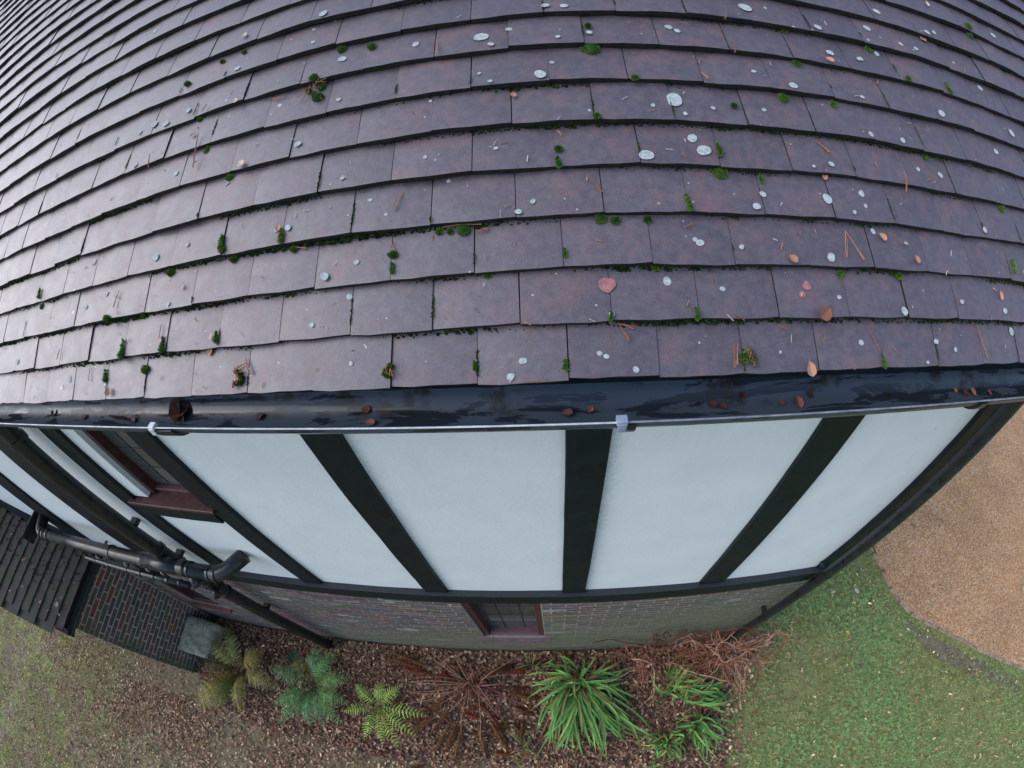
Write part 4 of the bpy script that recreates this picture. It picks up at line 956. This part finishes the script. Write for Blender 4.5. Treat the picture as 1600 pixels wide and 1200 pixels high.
# muck and leaves in the gutter
for i, (x, r_, c_) in enumerate([(-.805, .022, 2), (-.62, .036, 2), (-.36, .020, 2), (-.09, .017, 2), (.33, .022, 2), (.372, .014, 1), (.63, .020, 2), (.655, .022, 2), (.70, .015, 2), (.79, .016, 2), (.83, .024, 1), (.86, .02, 2), (1.33, .016, 1), (1.40, .022, 1), (1.47, .018, 2), (1.36, .022, 2), (-1.25, .02, 2), (-1.05, .022, 2)]):
    rr = random.Random(1200 + i); mb = MB(); f = rr.uniform(.6, 1.2); r_ *= .62 if i != 1 else .9; base_ = {1: (.30, .15, .11), 2: (.13, .058, .042)}[c_]
    for j in range(3 if r_ > .02 else 1): 
        m4 = Matrix.Translation((rr.uniform(-.5, .5) * r_, rr.uniform(-.4, .4) * r_ * .6, j * .003)) @ Matrix.Rotation(rr.random() * 6, 4, 'Z') @ Matrix.Rotation(rr.uniform(-.4, .4), 4, 'X')
        leaf_shape(mb, r_ * 2, r_ * 1.4, rr, tuple(z * f * rr.uniform(.7, 1.2) for z in base_), .5, m4)
    o = mb.build('gutter_leaf', M['leafm'], None); yy = rr.uniform(.010, .034); cy = -.05 + GR
    zz = gut_z(x) - math.sqrt(max(GR ** 2 - (yy - cy) ** 2, 0)) + .006
    o.matrix_world = Matrix.Translation((x, yy, zz)) @ Matrix.Rotation(-math.asin(min(.9, (cy - yy) / GR)) * .9, 4, 'X')
    names_ = ['dark leaf scrap in the gutter, leftmost pair', 'flaking pile of rotten brown leaves beside the white gutter clip', 'torn dark leaves in the gutter below the dark moss clot', 'folded brown leaf standing in the gutter left of centre', 'wet brown leaf in the gutter left of the blue grey clip', 'thin tan leaf edge beside the wet gutter leaf near the clip', 'wet brown leaf in the gutter right of the blue grey clip', 'second wet leaf right of the blue grey clip in the gutter', 'small dark leaf between two heaps in the gutter', 'dark leaf under the eave left of the pink gutter leaf', 'pink brown leaf lying high on the gutter wall', 'brown leaf heap next to the pink gutter leaf', 'orange round leaf in the gutter near the right corner', 'pink leaf nearest the right corner in the gutter', 'dark leaf at the far right of the gutter', 'brown wet leaf beside the orange gutter leaf on the right', 'dark rotten leaf at the far left of the gutter', 'second dark leaf from the far left of the gutter']
    tag(o, names_[i], 'leaf', 'wet leaves lying in the gutter')

# ================================================================== GARDEN
def gz(x, y): return GZ - .004 + ground_h(x, y)
def in_bed(x, y):
    c_ = False; j = len(bedpts) - 1
    for i in range(len(bedpts)):
        xi, yi = bedpts[i]; xj, yj = bedpts[j]
        if (yi > y) != (yj > y) and x < (xj - xi) * (y - yi) / (yj - yi) + xi: c_ = not c_
        j = i
    return c_
# --- stone slab against the wing wall
mb = MB(); rr = random.Random(3); vs = []; nn = 9
for j in range(nn + 1):
    for i in range(nn + 1):
        u, v = i / nn, j / nn; x = -.10 + .33 * u; y = -.235 + .47 * v
        h = .50 - .24 * u + .02 * noise.noise(Vector((u * 4, v * 4, 0))) + .012 * noise.noise(Vector((u * 11, v * 11, 0)))
        ed = min(u, v, 1 - u, 1 - v); h -= .03 * max(0, 1 - ed * 7) ** 2; vs.append((x + .02 * noise.noise(Vector((v * 5, 0, 1))) * (1 if u > .5 else 0), y + .015 * noise.noise(Vector((u * 5, 3, 1))), h))
T_ = len(vs); vs += [(x, y, -.08) for x, y, z in vs]; q_ = nn + 1
fs = [(j * q_ + i, j * q_ + i + 1, (j + 1) * q_ + i + 1, (j + 1) * q_ + i) for j in range(nn) for i in range(nn)]
for i in range(nn):
    fs += [(i + 1, i, T_ + i, T_ + i + 1), (nn * q_ + i, nn * q_ + i + 1, T_ + nn * q_ + i + 1, T_ + nn * q_ + i), (i * q_, (i + 1) * q_, T_ + (i + 1) * q_, T_ + i * q_), ((i + 1) * q_ + nn, i * q_ + nn, T_ + i * q_ + nn, T_ + (i + 1) * q_ + nn)]
mb.add(vs, fs); o = mb.build('stone_block', M['stone'], None, smooth=True); o.location = (-4.245, -.065, GZ); tag(o, 'pale mossy stone block leaning in the corner below the dark brick wing', 'stone block')

# --- plants
def arc_pts(base, tip, rise, n=10, droop=1.0):
    base, tip = Vector(base), Vector(tip); out = []
    for i in range(n + 1):
        t = i / n; p_ = base.lerp(tip, t); p_.z += rise * (4 * t * (1 - t)) ** droop * (1.15 - .3 * t); out.append(p_)
    return out
def frond(par, base, tip, rise, width, col, rr, npair=24, shape=.8, name='frond', droop=.0, fine=6, curl=0.0):
    mb = MB(); pts = arc_pts(base, tip, rise, 14); pts = [p_ - Vector(par.location) for p_ in pts]
    mb.tube(pts, [.0035 - .0025 * i / 14 for i in range(15)], 5, 0, tuple(z * .6 for z in col))
    def at(t):
        f = t * 14; i = min(13, int(f)); return pts[i].lerp(pts[i + 1], f - i), (pts[i + 1] - pts[i]).normalized()
    for k in range(npair):
        t = .10 + .90 * k / npair; p_, d = at(t); env = min(1, .25 + t / .42) * (math.sin(math.pi * min(1, (t * .92 + .08)) ** shape)) ** .8 * (1 if t < .96 else .6)
        up = Vector((0, 0, 1)); sd0 = d.cross(up).normalized(); nrm = sd0.cross(d).normalized()
        for sg in (-1, 1):
            L = width * env * rr.uniform(.85, 1.1)
            dr = (sd0 * sg + d * rr.uniform(.35, .55) + nrm * rr.uniform(-.15, .12) - up * (.22 + droop)).normalized()
            f = rr.uniform(.7, 1.35); cc = tuple(z * f for z in col); wd = max(.0085, L * .13)
            pr = dr.cross(nrm).normalized(); q0 = p_
            m_ = fine; prev = None
            # pinna blade as a toothed strip: one lobe either side per step
            for j in range(m_):
                u0, u1 = j / m_, (j + 1) / m_; c0 = q0 + dr * L * u0 - up * L * .10 * u0 * u0; c1 = q0 + dr * L * u1 - up * L * .10 * u1 * u1
                ww = wd * (1 - u0 * .75) * 1.25
                for e in (-1, 1):
                    lob = c0.lerp(c1, .62) + pr * e * ww + dr * ww * .25
                    mb.add([c0, c1, lob], [(0, 1, 2)], 0, cc)
    return mb.build(name, M['plant'], par)
def plant(name, x, y, label, cat, group=None):
    e = empty(name, (x, y, gz(x, y)), label=label, cat=cat); 
    if group: e['group'] = group
    return e
OLIVE, DARKF, LIME, DEADC = (.30, .28, .085), (.14, .31, .12), (.38, .55, .11), (.20, .075, .036)
p_ = plant('fern', *FERN_OLIVE[0][0], 'large yellowing olive fern with broad fronds beside the stone block', 'fern')
fo = FERN_OLIVE[1]; rr = random.Random(41)
for (tx, ty), wd in zip(fo, (.20, .13, .13, .14, .13, .13)):
    bx, by = FERN_OLIVE[0][0]; frond(p_, (bx, by, gz(bx, by) + .02), (tx, ty, GZ + .24), .16, wd * 1.1, tuple(z * rr.uniform(.8, 1.15) for z in OLIVE), rr, 22, .75)
frond(p_, (bx, by, GZ + .02), (-3.75, -.93, GZ + .12), .22, .18, (.10, .115, .03), rr, 26, .75)
frond(p_, (bx, by, GZ + .02), (-4.2, -.35, GZ + .12), .20, .16, (.085, .085, .035), rr, 24, .75)
p_ = plant('fern', *FERN_DARK[0][0], 'dark blue green fern with a full rosette beside the foot of the soil pipe', 'fern')
bx, by = FERN_DARK[0][0]
for i, (tx, ty) in enumerate(FERN_DARK[1]):
    tx, ty = bx + (tx - bx) * 1.14, min(.24, by + (ty - by) * 1.14)
    col = (.12, .145, .04) if i == 10 else tuple(z * rr.uniform(.8, 1.2) for z in DARKF)
    frond(p_, (bx, by, gz(bx, by) + .02), (tx, ty, GZ + .22), .14, .12, col, rr, 18, .8)
    if i in (2, 4): frond(p_, (bx, by, GZ + .02), (bx + (tx - bx) * .75 + .08, by + (ty - by) * .8, GZ + .10), .12, .10, tuple(z * .75 for z in DARKF), rr, 20, .8)
p_ = plant('fern', *FERN_LIME[0][0], 'small bright lime green fern between dark fern and dead brown fern', 'fern')
bx, by = FERN_LIME[0][0]
for i, (tx, ty) in enumerate([(bx + (q[0] - bx) * 1.15, by + (q[1] - by) * 1.15) for q in FERN_LIME[1]]): frond(p_, (bx, by, gz(bx, by) + .02), (tx, ty, GZ + .20), .09, .088, tuple(z * rr.uniform(.8, 1.15) for z in LIME), rr, 13, .8, fine=4)
# small bluish plantlet by the pipe
p_ = plant('seedling', -2.85, -.02, 'small grey green leafy seedling behind the dark fern', 'plant')
for j in range(9):
    a = j * .7; mb = MB(); leaf_shape(mb, .09, .035, rr, (.045, .09, .06), .3, Matrix.Rotation(a, 4, 'Z') @ Matrix.Translation((0, .07, .05 + .01 * j)) @ Matrix.Rotation(.3, 4, 'X')); mb.build('leaf', M['plant'], p_)
# dead fern
p_ = plant('dead_fern', *DEAD[0][0], 'collapsed dead fern with bare red brown stems radiating under the lower window', 'dead fern')
bx, by = DEAD[0][0]; rr = random.Random(51)
for i in range(46):
    tx, ty = DEAD[1][i % 9] if i < 9 else (bx + rr.gauss(0, .42), by + rr.gauss(-.06, .30))
    ty = min(ty, .26); L = math.hypot(tx - bx, ty - by); mb = MB()
    pts = [q - Vector(p_.location) for q in arc_pts((bx + rr.uniform(-.05, .05), by + rr.uniform(-.05, .05), GZ + .02), (tx, ty, GZ + rr.uniform(.02, .12)), rr.uniform(.05, .22), 8)]
    if i == 20: pts = [Vector((math.cos(a) * .2 - .12, math.sin(a) * .2 - .26, .12)) for a in np.linspace(2.0, 6.6, 14)]
    sw = Vector((rr.uniform(-.05, .05), rr.uniform(-.05, .05), 0)); m_ = len(pts); pts = [q + sw * math.sin(math.pi * t / (m_ - 1)) for t, q in enumerate(pts)]
    c_ = rr.choice([(.26, .11, .075), (.34, .17, .12), (.17, .065, .045), (.40, .23, .17)])
    mb.tube(pts, [.0052 - .0034 * t / m_ for t in range(m_)], 5, 0, c_); mb.build('stem', M['twig'], p_)
for i, (tx, ty) in enumerate(DEAD[2] + [(-.75, -.95), (-1.1, -.45), (-.95, -.85), (-.3, -.6), (-1.45, .02), (-1.6, .12), (.15, .16), (-.2, .12), (-.45, -.85), (-1.35, -.62), (.05, -.25)]):
    frond(p_, (bx + (tx - bx) * .55, by + (min(ty, .2) - by) * .55, GZ + .09), (bx + (tx - bx) * 1.15, min(by + (ty - by) * 1.1, .24), GZ + .03), .05, .058, tuple(z * rr.uniform(.5, 1.1) for z in DEADC), rr, 26, .8, 'dead_frond', .5, fine=4)
for i in range(22):
    x0, y0 = bx + rr.gauss(0, .42), min(.1, by + rr.gauss(-.22, .30)); a = rr.random() * 6.28
    frond(p_, (x0, y0, GZ + .05), (x0 + math.cos(a) * .28, min(.24, y0 + math.sin(a) * .22), GZ + .02), .03, .055, tuple(z * rr.uniform(.45, 1.1) for z in DEADC), rr, 16, .8, 'dead_frond', .6, fine=3)
# strap-leaved clumps
def blade(par, base, tip, rise, wd, col, rr, name='leaf'):
    base, tip = Vector(base), Vector(tip); n_ = 12; pts = arc_pts(base, tip, rise, n_, .9); mb = MB(); vs = []
    bow = Vector((rr.gauss(0, .05), rr.gauss(0, .05), 0)) * (1 if wd < .012 else 1.3); o_ = Vector(par.location)
    for i, q in enumerate(pts):
        t = i / n_; d = (pts[min(i + 1, n_)] - pts[max(i - 1, 0)]).normalized(); sd_ = d.cross(Vector((0, 0, 1))).normalized()
        w_ = wd * min(1, .35 + 2.5 * t) * (1 - t ** 3.0) + .0006; q = q + bow * math.sin(math.pi * t) - o_
        tw_ = Vector((0, 0, 1)) * rr.uniform(-.15, .15)
        vs += [q - (sd_ + tw_) * w_ / 2, q - Vector((0, 0, w_ * .22)), q + (sd_ + tw_) * w_ / 2]
    fs = []
    for i in range(n_):
        for j in (0, 1): a = i * 3 + j; fs.append((a, a + 1, a + 4, a + 3))
    cl = []
    mb.add(vs, fs); 
    for i in range(n_ + 1):
        t = i / n_; f = .75 + .45 * t; c_ = tuple(z * f for z in col)
        if t > .9 and rr.random() < .3: c_ = (.22, .15, .06)
        mb.c += [(*c_, 1)] * 3
    return mb.build(name, M['plant'], par)
def clump(center, tips, label, n, spread, seed, wd=.017, h=.14, fallback=True):
    rr = random.Random(seed); bx, by = center; p_ = plant('strap_leaf_plant', bx, by, label, 'plant', 'strap leaved plants along the bed')
    for i in range(n):
        tx, ty = tips[i % len(tips)] if i < len(tips) else tips[rr.randrange(len(tips))]
        if i >= len(tips):
            t2 = tips[(tips.index((tx, ty)) + 1) % len(tips)]; u = rr.random(); tx, ty = tx + (t2[0] - tx) * u, ty + (t2[1] - ty) * u
            k_ = rr.uniform(.45, 1.05); tx, ty = bx + (tx - bx) * k_ + rr.gauss(0, spread), by + (ty - by) * k_ + rr.gauss(0, spread)
        ty = min(ty, .26); q = rr.random(); f = rr.uniform(.65, 1.3)
        col = (.15 * f, .33 * f, .095 * f) if q < .6 else (.26 * f, .43 * f, .11 * f) if q < .86 else (.22 * f, .26 * f, .08 * f) if q < .95 else (.24 * f, .16 * f, .08 * f)
        blade(p_, (bx + rr.gauss(0, .04), by + rr.gauss(0, .04), gz(bx, by)), (tx, ty, GZ + rr.uniform(.04, .17)), rr.uniform(.08, .26), wd * rr.uniform(.6, 1.15), col, rr)
    for i in range(26 if n > 100 else 8):
        a = rr.random() * 6.28; L = rr.uniform(.08, .24); blade(p_, (bx + rr.gauss(0, .03), by + rr.gauss(0, .03), GZ + .05), (bx + math.cos(a) * L, min(.25, by + math.sin(a) * L), GZ + rr.uniform(.1, .24)), .10, .011, rr.choice([(.30, .17, .10), (.36, .25, .14), (.22, .10, .06)]), rr, 'dead_leaf')
    return p_
s1 = STRAP[1]; s1w = s1 + s1[9:] + s1[9:] + s1[10:15]
clump(STRAP[0][0], [tuple(q) for q in s1w], 'big sprawling clump of long green strap leaves left of the brown twigs', 190, .09, 61, .034)
clump(STRAP2[0][0], STRAP2[1], 'upright fan of green strap leaves against the tangle of brown twigs', 100, .07, 62, .027)
clump((1.80, -.33), [(2.157, -.222), (2.15, -.40), (2.03, -.5), (2.2, -.3), (1.55, -.45)], 'leaning tuft of yellow green blades reaching toward the lawn', 60, .06, 63, .024)
clump(STRAP3[0][0], STRAP3[1], 'low yellow green grassy tuft at the lawn corner of the bed', 64, .07, 64, .022)
clump((1.42, -.78), [(1.2, -1.0), (1.6, -.98), (1.35, -1.05), (1.1, -.8), (1.62, -.7)], 'small grassy tuft at the front edge of the bed', 50, .07, 65, .020)
clump((-.05, -.78), [(.15, -.65), (-.25, -.6), (.1, -.95), (-.2, -.95)], 'thin sparse grass tuft between dead fern and strap leaves', 14, .05, 66, .009)
clump((.08, .12), [(.3, .2), (-.15, .05), (.25, .0), (-.05, .22)], 'short green shoots close to the wall under the window', 10, .04, 67, .011)

# --- tangle of bare stems (leafless wall shrub) at the right end of the wall
sh = plant('twiggy_shrub', 1.75, .12, 'tangled leafless shrub of red brown twigs at the foot of the corner downpipe', 'shrub')
rr = random.Random(71); O = Vector(sh.location)
def wander(p0, d0, L, n, jit, rr, ymax=.27):
    pts = [Vector(p0)]; d = Vector(d0).normalized()
    for i in range(n):
        d = (d + Vector((rr.gauss(0, jit), rr.gauss(0, jit), rr.gauss(0, jit) - .02))).normalized(); q = pts[-1] + d * L / n
        if q.y > ymax: q.y = ymax - .005; d.y = -abs(d.y) * .5
        if q.z < GZ + .02: q.z = GZ + .03; d.z = abs(d.z) * .4
        pts.append(q)
    return pts
TWC = [(.34, .135, .075), (.46, .23, .14), (.24, .09, .055), (.56, .34, .23), (.18, .07, .045)]
for i in range(118):
    cx_ = rr.choice([1.2, 1.45, 1.7, 1.95, 2.12, 2.2, 2.0, 2.15, 2.3]) + rr.gauss(0, .09); cy_ = rr.uniform(-.04, .22) if cx_ < 2.3 else rr.uniform(-.05, .3)
    a = rr.random() * 6.28; up = rr.uniform(.05, 1.0); top = .85 if cx_ < 2.25 else .45
    L = rr.uniform(.25, .8); p0 = Vector((cx_, cy_, GZ + rr.uniform(0, top * .75))); mb = MB()
    pts = wander(p0, (math.cos(a), math.sin(a) * .7 - .25, up), L, 9, .28, rr, .265 if cx_ < 2.3 else .5)
    r0 = rr.uniform(.0035, .0088); c_ = rr.choice(TWC); mb.tube([q - O for q in pts], [r0 * (1 - .65 * k / 9) for k in range(10)], 5, 0, c_)
    for b_ in range(rr.randrange(2, 6)):
        k = rr.randrange(2, 9); a2 = rr.random() * 6.28; pp = wander(pts[k], (math.cos(a2), math.sin(a2) - .2, rr.uniform(-.3, .7)), rr.uniform(.08, .25), 5, .3, rr, .265 if cx_ < 2.3 else .5)
        mb.tube([q - O for q in pp], [r0 * .5 * (1 - .6 * t / 5) for t in range(6)], 4, 0, tuple(z * rr.uniform(.8, 1.2) for z in c_))
    mb.build('branch', M['twig'], sh)
# a few sprays that climb the bricks
for (x0, z0, x1, z1) in [(1.45, -4.35, .95, -3.85), (1.5, -4.3, 1.42, -3.4), (1.55, -4.3, 1.75, -3.55), (1.42, -4.0, 1.2, -3.5), (1.4, -4.3, .75, -4.05), (1.6, -4.2, 2.0, -3.8), (1.7, -4.2, 1.62, -3.2), (1.3, -4.2, 1.15, -3.25), (1.85, -4.0, 2.1, -3.3), (1.25, -4.4, .6, -3.75)]:
    mb = MB(); p0, p1 = Vector((x0, .25, z0)), Vector((x1, .262, z1)); L = (p1 - p0).length
    pts = wander(p0, p1 - p0, L, 9, .20, rr, .272); r0 = .0075; c_ = (.15, .055, .038); mb.tube([q - O for q in pts], [r0 * (1 - .6 * k / 9) for k in range(10)], 5, 0, c_)
    for b_ in range(7):
        k = rr.randrange(2, 10); a2 = rr.uniform(0, 6.28); pp = wander(pts[k], (math.cos(a2), -.15, math.sin(a2)), rr.uniform(.07, .22), 5, .3, rr, .272); mb.tube([q - O for q in pp], [.0028 * (1 - .5 * t / 5) for t in range(6)], 4, 0, c_)
    mb.build('branch', M['twig'], sh)

# --- leaf litter (nobody could count it)
LITC = np.array((1.3, 1.28, 1.0)) * np.array([(.15, .085, .072), (.21, .12, .095), (.105, .062, .058), (.27, .175, .14), (.125, .07, .068), (.36, .26, .215), (.17, .075, .05), (.07, .048, .045)])
def litter(name, pts, smin, smax, seed, bright=1.0, zoff=.004, pal=LITC):
    g = np.random.default_rng(seed); n = len(pts); P_ = np.array(pts); th = g.uniform(0, 2 * np.pi, n); s = g.uniform(smin, smax, n)
    out = np.array([(-.5, 0), (-.18, .27), (.22, .22), (.5, 0), (.2, -.25), (-.2, -.24)]); V = np.zeros((n, 7, 3))
    c, sn = np.cos(th), np.sin(th); asp = g.uniform(.7, 1.15, n); tx = g.normal(0, .38, n); ty = g.normal(0, .38, n)
    o7 = np.vstack([out, [(0, 0)]]); cz = np.array([.12, .06, .06, .12, .06, .06, -.04])
    for k in range(7):
        a = o7[k, 0] * s * g.uniform(.8, 1.2, n); b = o7[k, 1] * s * asp * g.uniform(.8, 1.2, n); V[:, k, 0] = P_[:, 0] + a * c - b * sn; V[:, k, 1] = P_[:, 1] + a * sn + b * c
        V[:, k, 2] = P_[:, 2] + zoff + s * cz[k] * g.uniform(.3, 1.8, n) + (a * tx + b * ty) + np.abs(s * (np.abs(tx) + np.abs(ty))) * .32
    F = np.array([(k, (k + 1) % 6, 6) for k in range(6)]); F = (np.arange(n)[:, None, None] * 7 + F[None]).reshape(-1, 3)
    col = pal[g.integers(0, len(pal), n)] * g.uniform(.6, 1.35, n)[:, None] * bright; cols = np.repeat(col, 7, axis=0)
    return mesh_np(name, V.reshape(-1, 3), F, M['leafm'], None, cols, 'stuff', 3)
pts = []
while len(pts) < 23000:
    x, y = rr.uniform(-4.3, 2.8), rr.uniform(-1.25, .27)
    if in_bed(x, y): pts.append((x, y, GZ + .014 + ground_h(x, y) + rr.uniform(0, .012)))
litter('leaf_litter', pts, .020, .052, 5, 1.1)
pts = []
while len(pts) < 22000:
    x, y = rr.uniform(-11.5, 1.6), rr.uniform(-4.6, -.3)
    if in_bed(x, y) or (x < -4.35 and y > -.56): continue
    d = max(.95 * (1 / (1 + math.exp((x + .6) * 1.6))), 1.0 if (-1.55 < y < -.5 and x < 1.9) else 0) * (1.0 if x > -6.2 else max(.30, 1 - (-6.2 - x) * .28)); d *= .45 + .9 * max(0, min(1, .5 + 1.4 * noise.noise(Vector((x * 1.1, y * 1.1, 8)))))
    if rr.random() < d: pts.append((x, y, gz(x, y) + .012))
pts2 = 0
while pts2 < 7000:
    x, y = rr.uniform(-5.8, 2.0), -.9 - abs(rr.gauss(0, .75))
    if in_bed(x, y) or rr.random() > .55 + 1.2 * noise.noise(Vector((x * 1.3, y * 1.3, 4))): continue
    pts.append((x, y, gz(x, y) + .012)); pts2 += 1
litter('scattered_leaves', pts, .018, .048, 6, 1.45)
pts = []
while len(pts) < 2300:
    x, y = rr.uniform(1.2, 9), rr.uniform(-4, 3.2)
    if in_bed(x, y): continue
    if drive_side(x, y) > -.1: continue
    if rr.random() < (1.0 if x < 3.2 else .55): pts.append((x, y, gz(x, y) + .02))
for _ in range(2600):                       # leaves spilling over the bed's edge onto the lawn
    x, y = rr.uniform(1.9, 2.95), rr.uniform(-1.5, .25); e_ = abs(rr.gauss(0, .16))
    if not in_bed(x, y) and in_bed(x - e_, y + .02): pts.append((x, y, gz(x, y) + .018))
litter('lawn_leaves', pts, .024, .055, 7, 1.8)
# --- grass and clover
def blades(name, pts, hmin, hmax, wd, pal, seed, lean=.6):
    g = np.random.default_rng(seed); n = len(pts); P_ = np.array(pts); th = g.uniform(0, 2 * np.pi, n); h = g.uniform(hmin, hmax, n); ln = g.normal(0, lean, (n, 2)) * h[:, None]
    sx, sy = np.cos(th) * wd / 2, np.sin(th) * wd / 2; V = np.zeros((n, 5, 3))
    V[:, 0] = P_ + np.stack([sx, sy, 0 * sx], 1); V[:, 1] = P_ - np.stack([sx, sy, 0 * sx], 1)
    mid_ = P_ + np.stack([ln[:, 0] * .4, ln[:, 1] * .4, h * .6], 1); V[:, 2] = mid_ - np.stack([sx, sy, 0 * sx], 1) * .9; V[:, 3] = mid_ + np.stack([sx, sy, 0 * sx], 1) * .9
    V[:, 4] = P_ + np.stack([ln[:, 0], ln[:, 1], h * .85], 1)
    F = np.array([(0, 1, 2), (0, 2, 3), (3, 2, 4)]); F = (np.arange(n)[:, None, None] * 5 + F[None]).reshape(-1, 3)
    col = pal[g.integers(0, len(pal), n)] * g.uniform(.5, 1.9, n)[:, None]; return mesh_np(name, V.reshape(-1, 3), F, M['grass'], None, np.repeat(col, 5, axis=0), 'stuff', 3)
GP = np.array((1.55, 1.28, 1.2)) * np.array([(.145, .225, .075), (.185, .27, .095), (.12, .20, .08), (.22, .27, .11), (.26, .25, .13)])
def scatter(n, x0, x1, y0, y1, dens, seed, excl_drive=True):
    g = np.random.default_rng(seed); out = []
    while len(out) < n:
        for x, y, q in zip(g.uniform(x0, x1, 20000), g.uniform(y0, y1, 20000), g.random(20000)):
            if q > dens(x, y): continue
            if in_bed(x, y) and not (not in_bed(x + .16 * (1 if x > 0 else 0), y - .10) and noise.noise(Vector((x * 6, y * 6, 1))) > .02): continue
            if y > .28 and x < 2.32: continue
            if x < -4.36 and y > -.54: continue
            if excl_drive and x > 4 and drive_side(x, y) > -.06: continue
            out.append((x, y, gz(x, y) - .002))
            if len(out) >= n: break
    return out
dR = lambda x, y: 1.0 if x > 1.8 else .3
blades('grass', scatter(52000, 1.2, 8.5, -3.9, 3.4, dR, 21), .022, .058, .0088, GP, 31)
dL = lambda x, y: (.25 + .75 * max(0, min(1, .35 - 1.6 * noise.noise(Vector((x * 1.1, y * 1.1, 8)))))) * (1 if x < -6 else .55)
blades('thin_grass', scatter(42000, -12, 1.4, -4.7, -.3, dL, 22), .018, .050, .0080, GP * np.array([1.15, 1.0, .95]), 32)
# clover: three leaflets each
def clover(name, pts, seed):
    g = np.random.default_rng(seed); n = len(pts); P_ = np.array(pts); s = g.uniform(.010, .020, n); th = g.uniform(0, 6.28, n); h = g.uniform(.02, .042, n); V = np.zeros((n, 3, 4, 3))
    tl = g.normal(0, .22, (n, 2))
    for k in range(3):
        a = th + k * 2.094
        for j, (r_, da) in enumerate(((.1, 0), (.9, .48), (1.15, 0), (.9, -.48))):
            dx, dy = np.cos(a + da) * r_ * s, np.sin(a + da) * r_ * s; V[:, k, j] = P_ + np.stack([dx, dy, h + dx * tl[:, 0] + dy * tl[:, 1] + (.0015 if j == 2 else 0)], 1)
    F = (np.arange(n * 3)[:, None] * 4 + np.arange(4)[None]); pal = np.array([(.24, .43, .17), (.30, .49, .20), (.20, .37, .14), (.36, .50, .19)])
    col = pal[g.integers(0, 4, n)] * g.uniform(.7, 1.3, n)[:, None]; return mesh_np(name, V.reshape(-1, 3), F, M['grass'], None, np.repeat(col, 12, axis=0), 'stuff', 4)
dC = lambda x, y: max(0, min(1, .55 + 1.5 * noise.noise(Vector((x * .8, y * .8, 2))))) * (1.0 if x < 4.5 else .45)
clover('clover', scatter(15000, 2.1, 7.5, -3.2, 2.2, dC, 23), 33)
# --- loose gravel on the drive
g_ = np.random.default_rng(9); n = 15000; P_ = []
while len(P_) < n:
    x, y = g_.uniform(4.3, 12), g_.uniform(-2.2, 4)
    if drive_side(x, y) > .04: P_.append((x, y, GZ + .031))
P_ = np.array(P_); s = g_.uniform(.005, .011, n); base_v = np.array([(1, 0, 0), (0, 1, 0), (-1, 0, 0), (0, -1, 0), (0, 0, .9)])
V = P_[:, None, :] + base_v[None] * s[:, None, None] * g_.uniform(.6, 1.3, (n, 5, 1)); F = (np.arange(n)[:, None, None] * 5 + np.array([(0, 1, 4), (1, 2, 4), (2, 3, 4), (3, 0, 4)])[None]).reshape(-1, 3)
pal = np.array([(.42, .26, .16), (.55, .40, .28), (.30, .17, .11), (.48, .42, .36), (.36, .22, .14)]); col = np.repeat(pal[g_.integers(0, 5, n)] * g_.uniform(.7, 1.2, n)[:, None], 5, axis=0)
mesh_np('loose_gravel', V.reshape(-1, 3), F, M['leafm'], None, col, 'stuff', 3)
# --- single leaves one can pick out on the lawn and path
for (x, y), L, col, lab in (((3.855, .079), .075, (.52, .36, .09), 'yellow oval leaf lying alone on the lawn'), ((4.168, .571), .085, (.50, .46, .42), 'pale grey folded leaf on the lawn near the drive'), ((1.234, -.856), .07, (.42, .40, .20), 'pale green leaf at the bottom edge of the flower bed'), ((3.93, -.36), .05, (.16, .08, .10), 'small dark purple leaf on the lawn below the yellow leaf')):
    mb = MB(); leaf_shape(mb, L, L * .62, rr, col, .25); o = mb.build('fallen_leaf', M['leafm'], None); o.location = (x, y, gz(x, y) + .035); o.rotation_euler = (.15, .1, rr.random() * 6); tag(o, lab, 'leaf')
for i, (x, s, c_, lab) in enumerate(((-4.42, .95, (.34, .38, .22), 'pale green leaf on the wing roof near its eave'), (-5.0, 0, 0, 0))):
    if not c_: continue
    mb = MB(); leaf_shape(mb, .06, .045, rr, c_, .2); o = mb.build('fallen_leaf', M['leafm'], None); o.location = (-4.245, -.40, EZ + .115 * math.tan(PH) + .025); o.rotation_euler = (0, R(30), .5); tag(o, lab, 'leaf')
mb = MB()
for _ in range(60):
    y = rr.uniform(-.56, .22); s = rr.uniform(0, 1.9); n = .012; p_ = Vector((EX - s * CP + n * SP, y, EZ + s * SP + n * CP)); L = rr.uniform(.012, .035)
    m4 = Matrix.Translation(p_) @ Matrix.Rotation(R(30), 4, 'Y') @ Matrix.Rotation(rr.random() * 6, 4, 'Z'); leaf_shape(mb, L, L * .7, rr, tuple(z * rr.uniform(.6, 1.3) for z in rr.choice([(.28, .13, .09), (.40, .24, .18), (.16, .08, .06)])), .3, m4)
o = mb.build('roof_litter', M['leafm'], None); o.parent = wroof; o['kind'] = 'stuff'
mb = MB()
for _ in range(500):
    y = rr.uniform(-.3, .28) ; s = rr.uniform(0, 2.0); s = round(s / G2) * G2 + rr.uniform(-.006, .006) if rr.random() < .6 else s; n = -.002; p_ = Vector((EX - s * CP + n * SP, y, EZ + s * SP + n * CP)); moss_r = rr.uniform(.003, .009); f = rr.uniform(.4, 1.3)
    vs = [p_ + Vector((math.cos(a) * moss_r, math.sin(a) * moss_r * 1.6, -math.cos(a) * moss_r * .5)) for a in (0, 1.05, 2.1, 3.14, 4.2, 5.2)] + [p_ + Vector((moss_r * .4, 0, moss_r * .9))]
    mb.add(vs, [(j, (j + 1) % 6, 6) for j in range(6)], 0, (.035 * f, .055 * f, .016 * f))
o = mb.build('joint_moss', M['moss'], None); o.parent = wroof; o['kind'] = 'stuff'
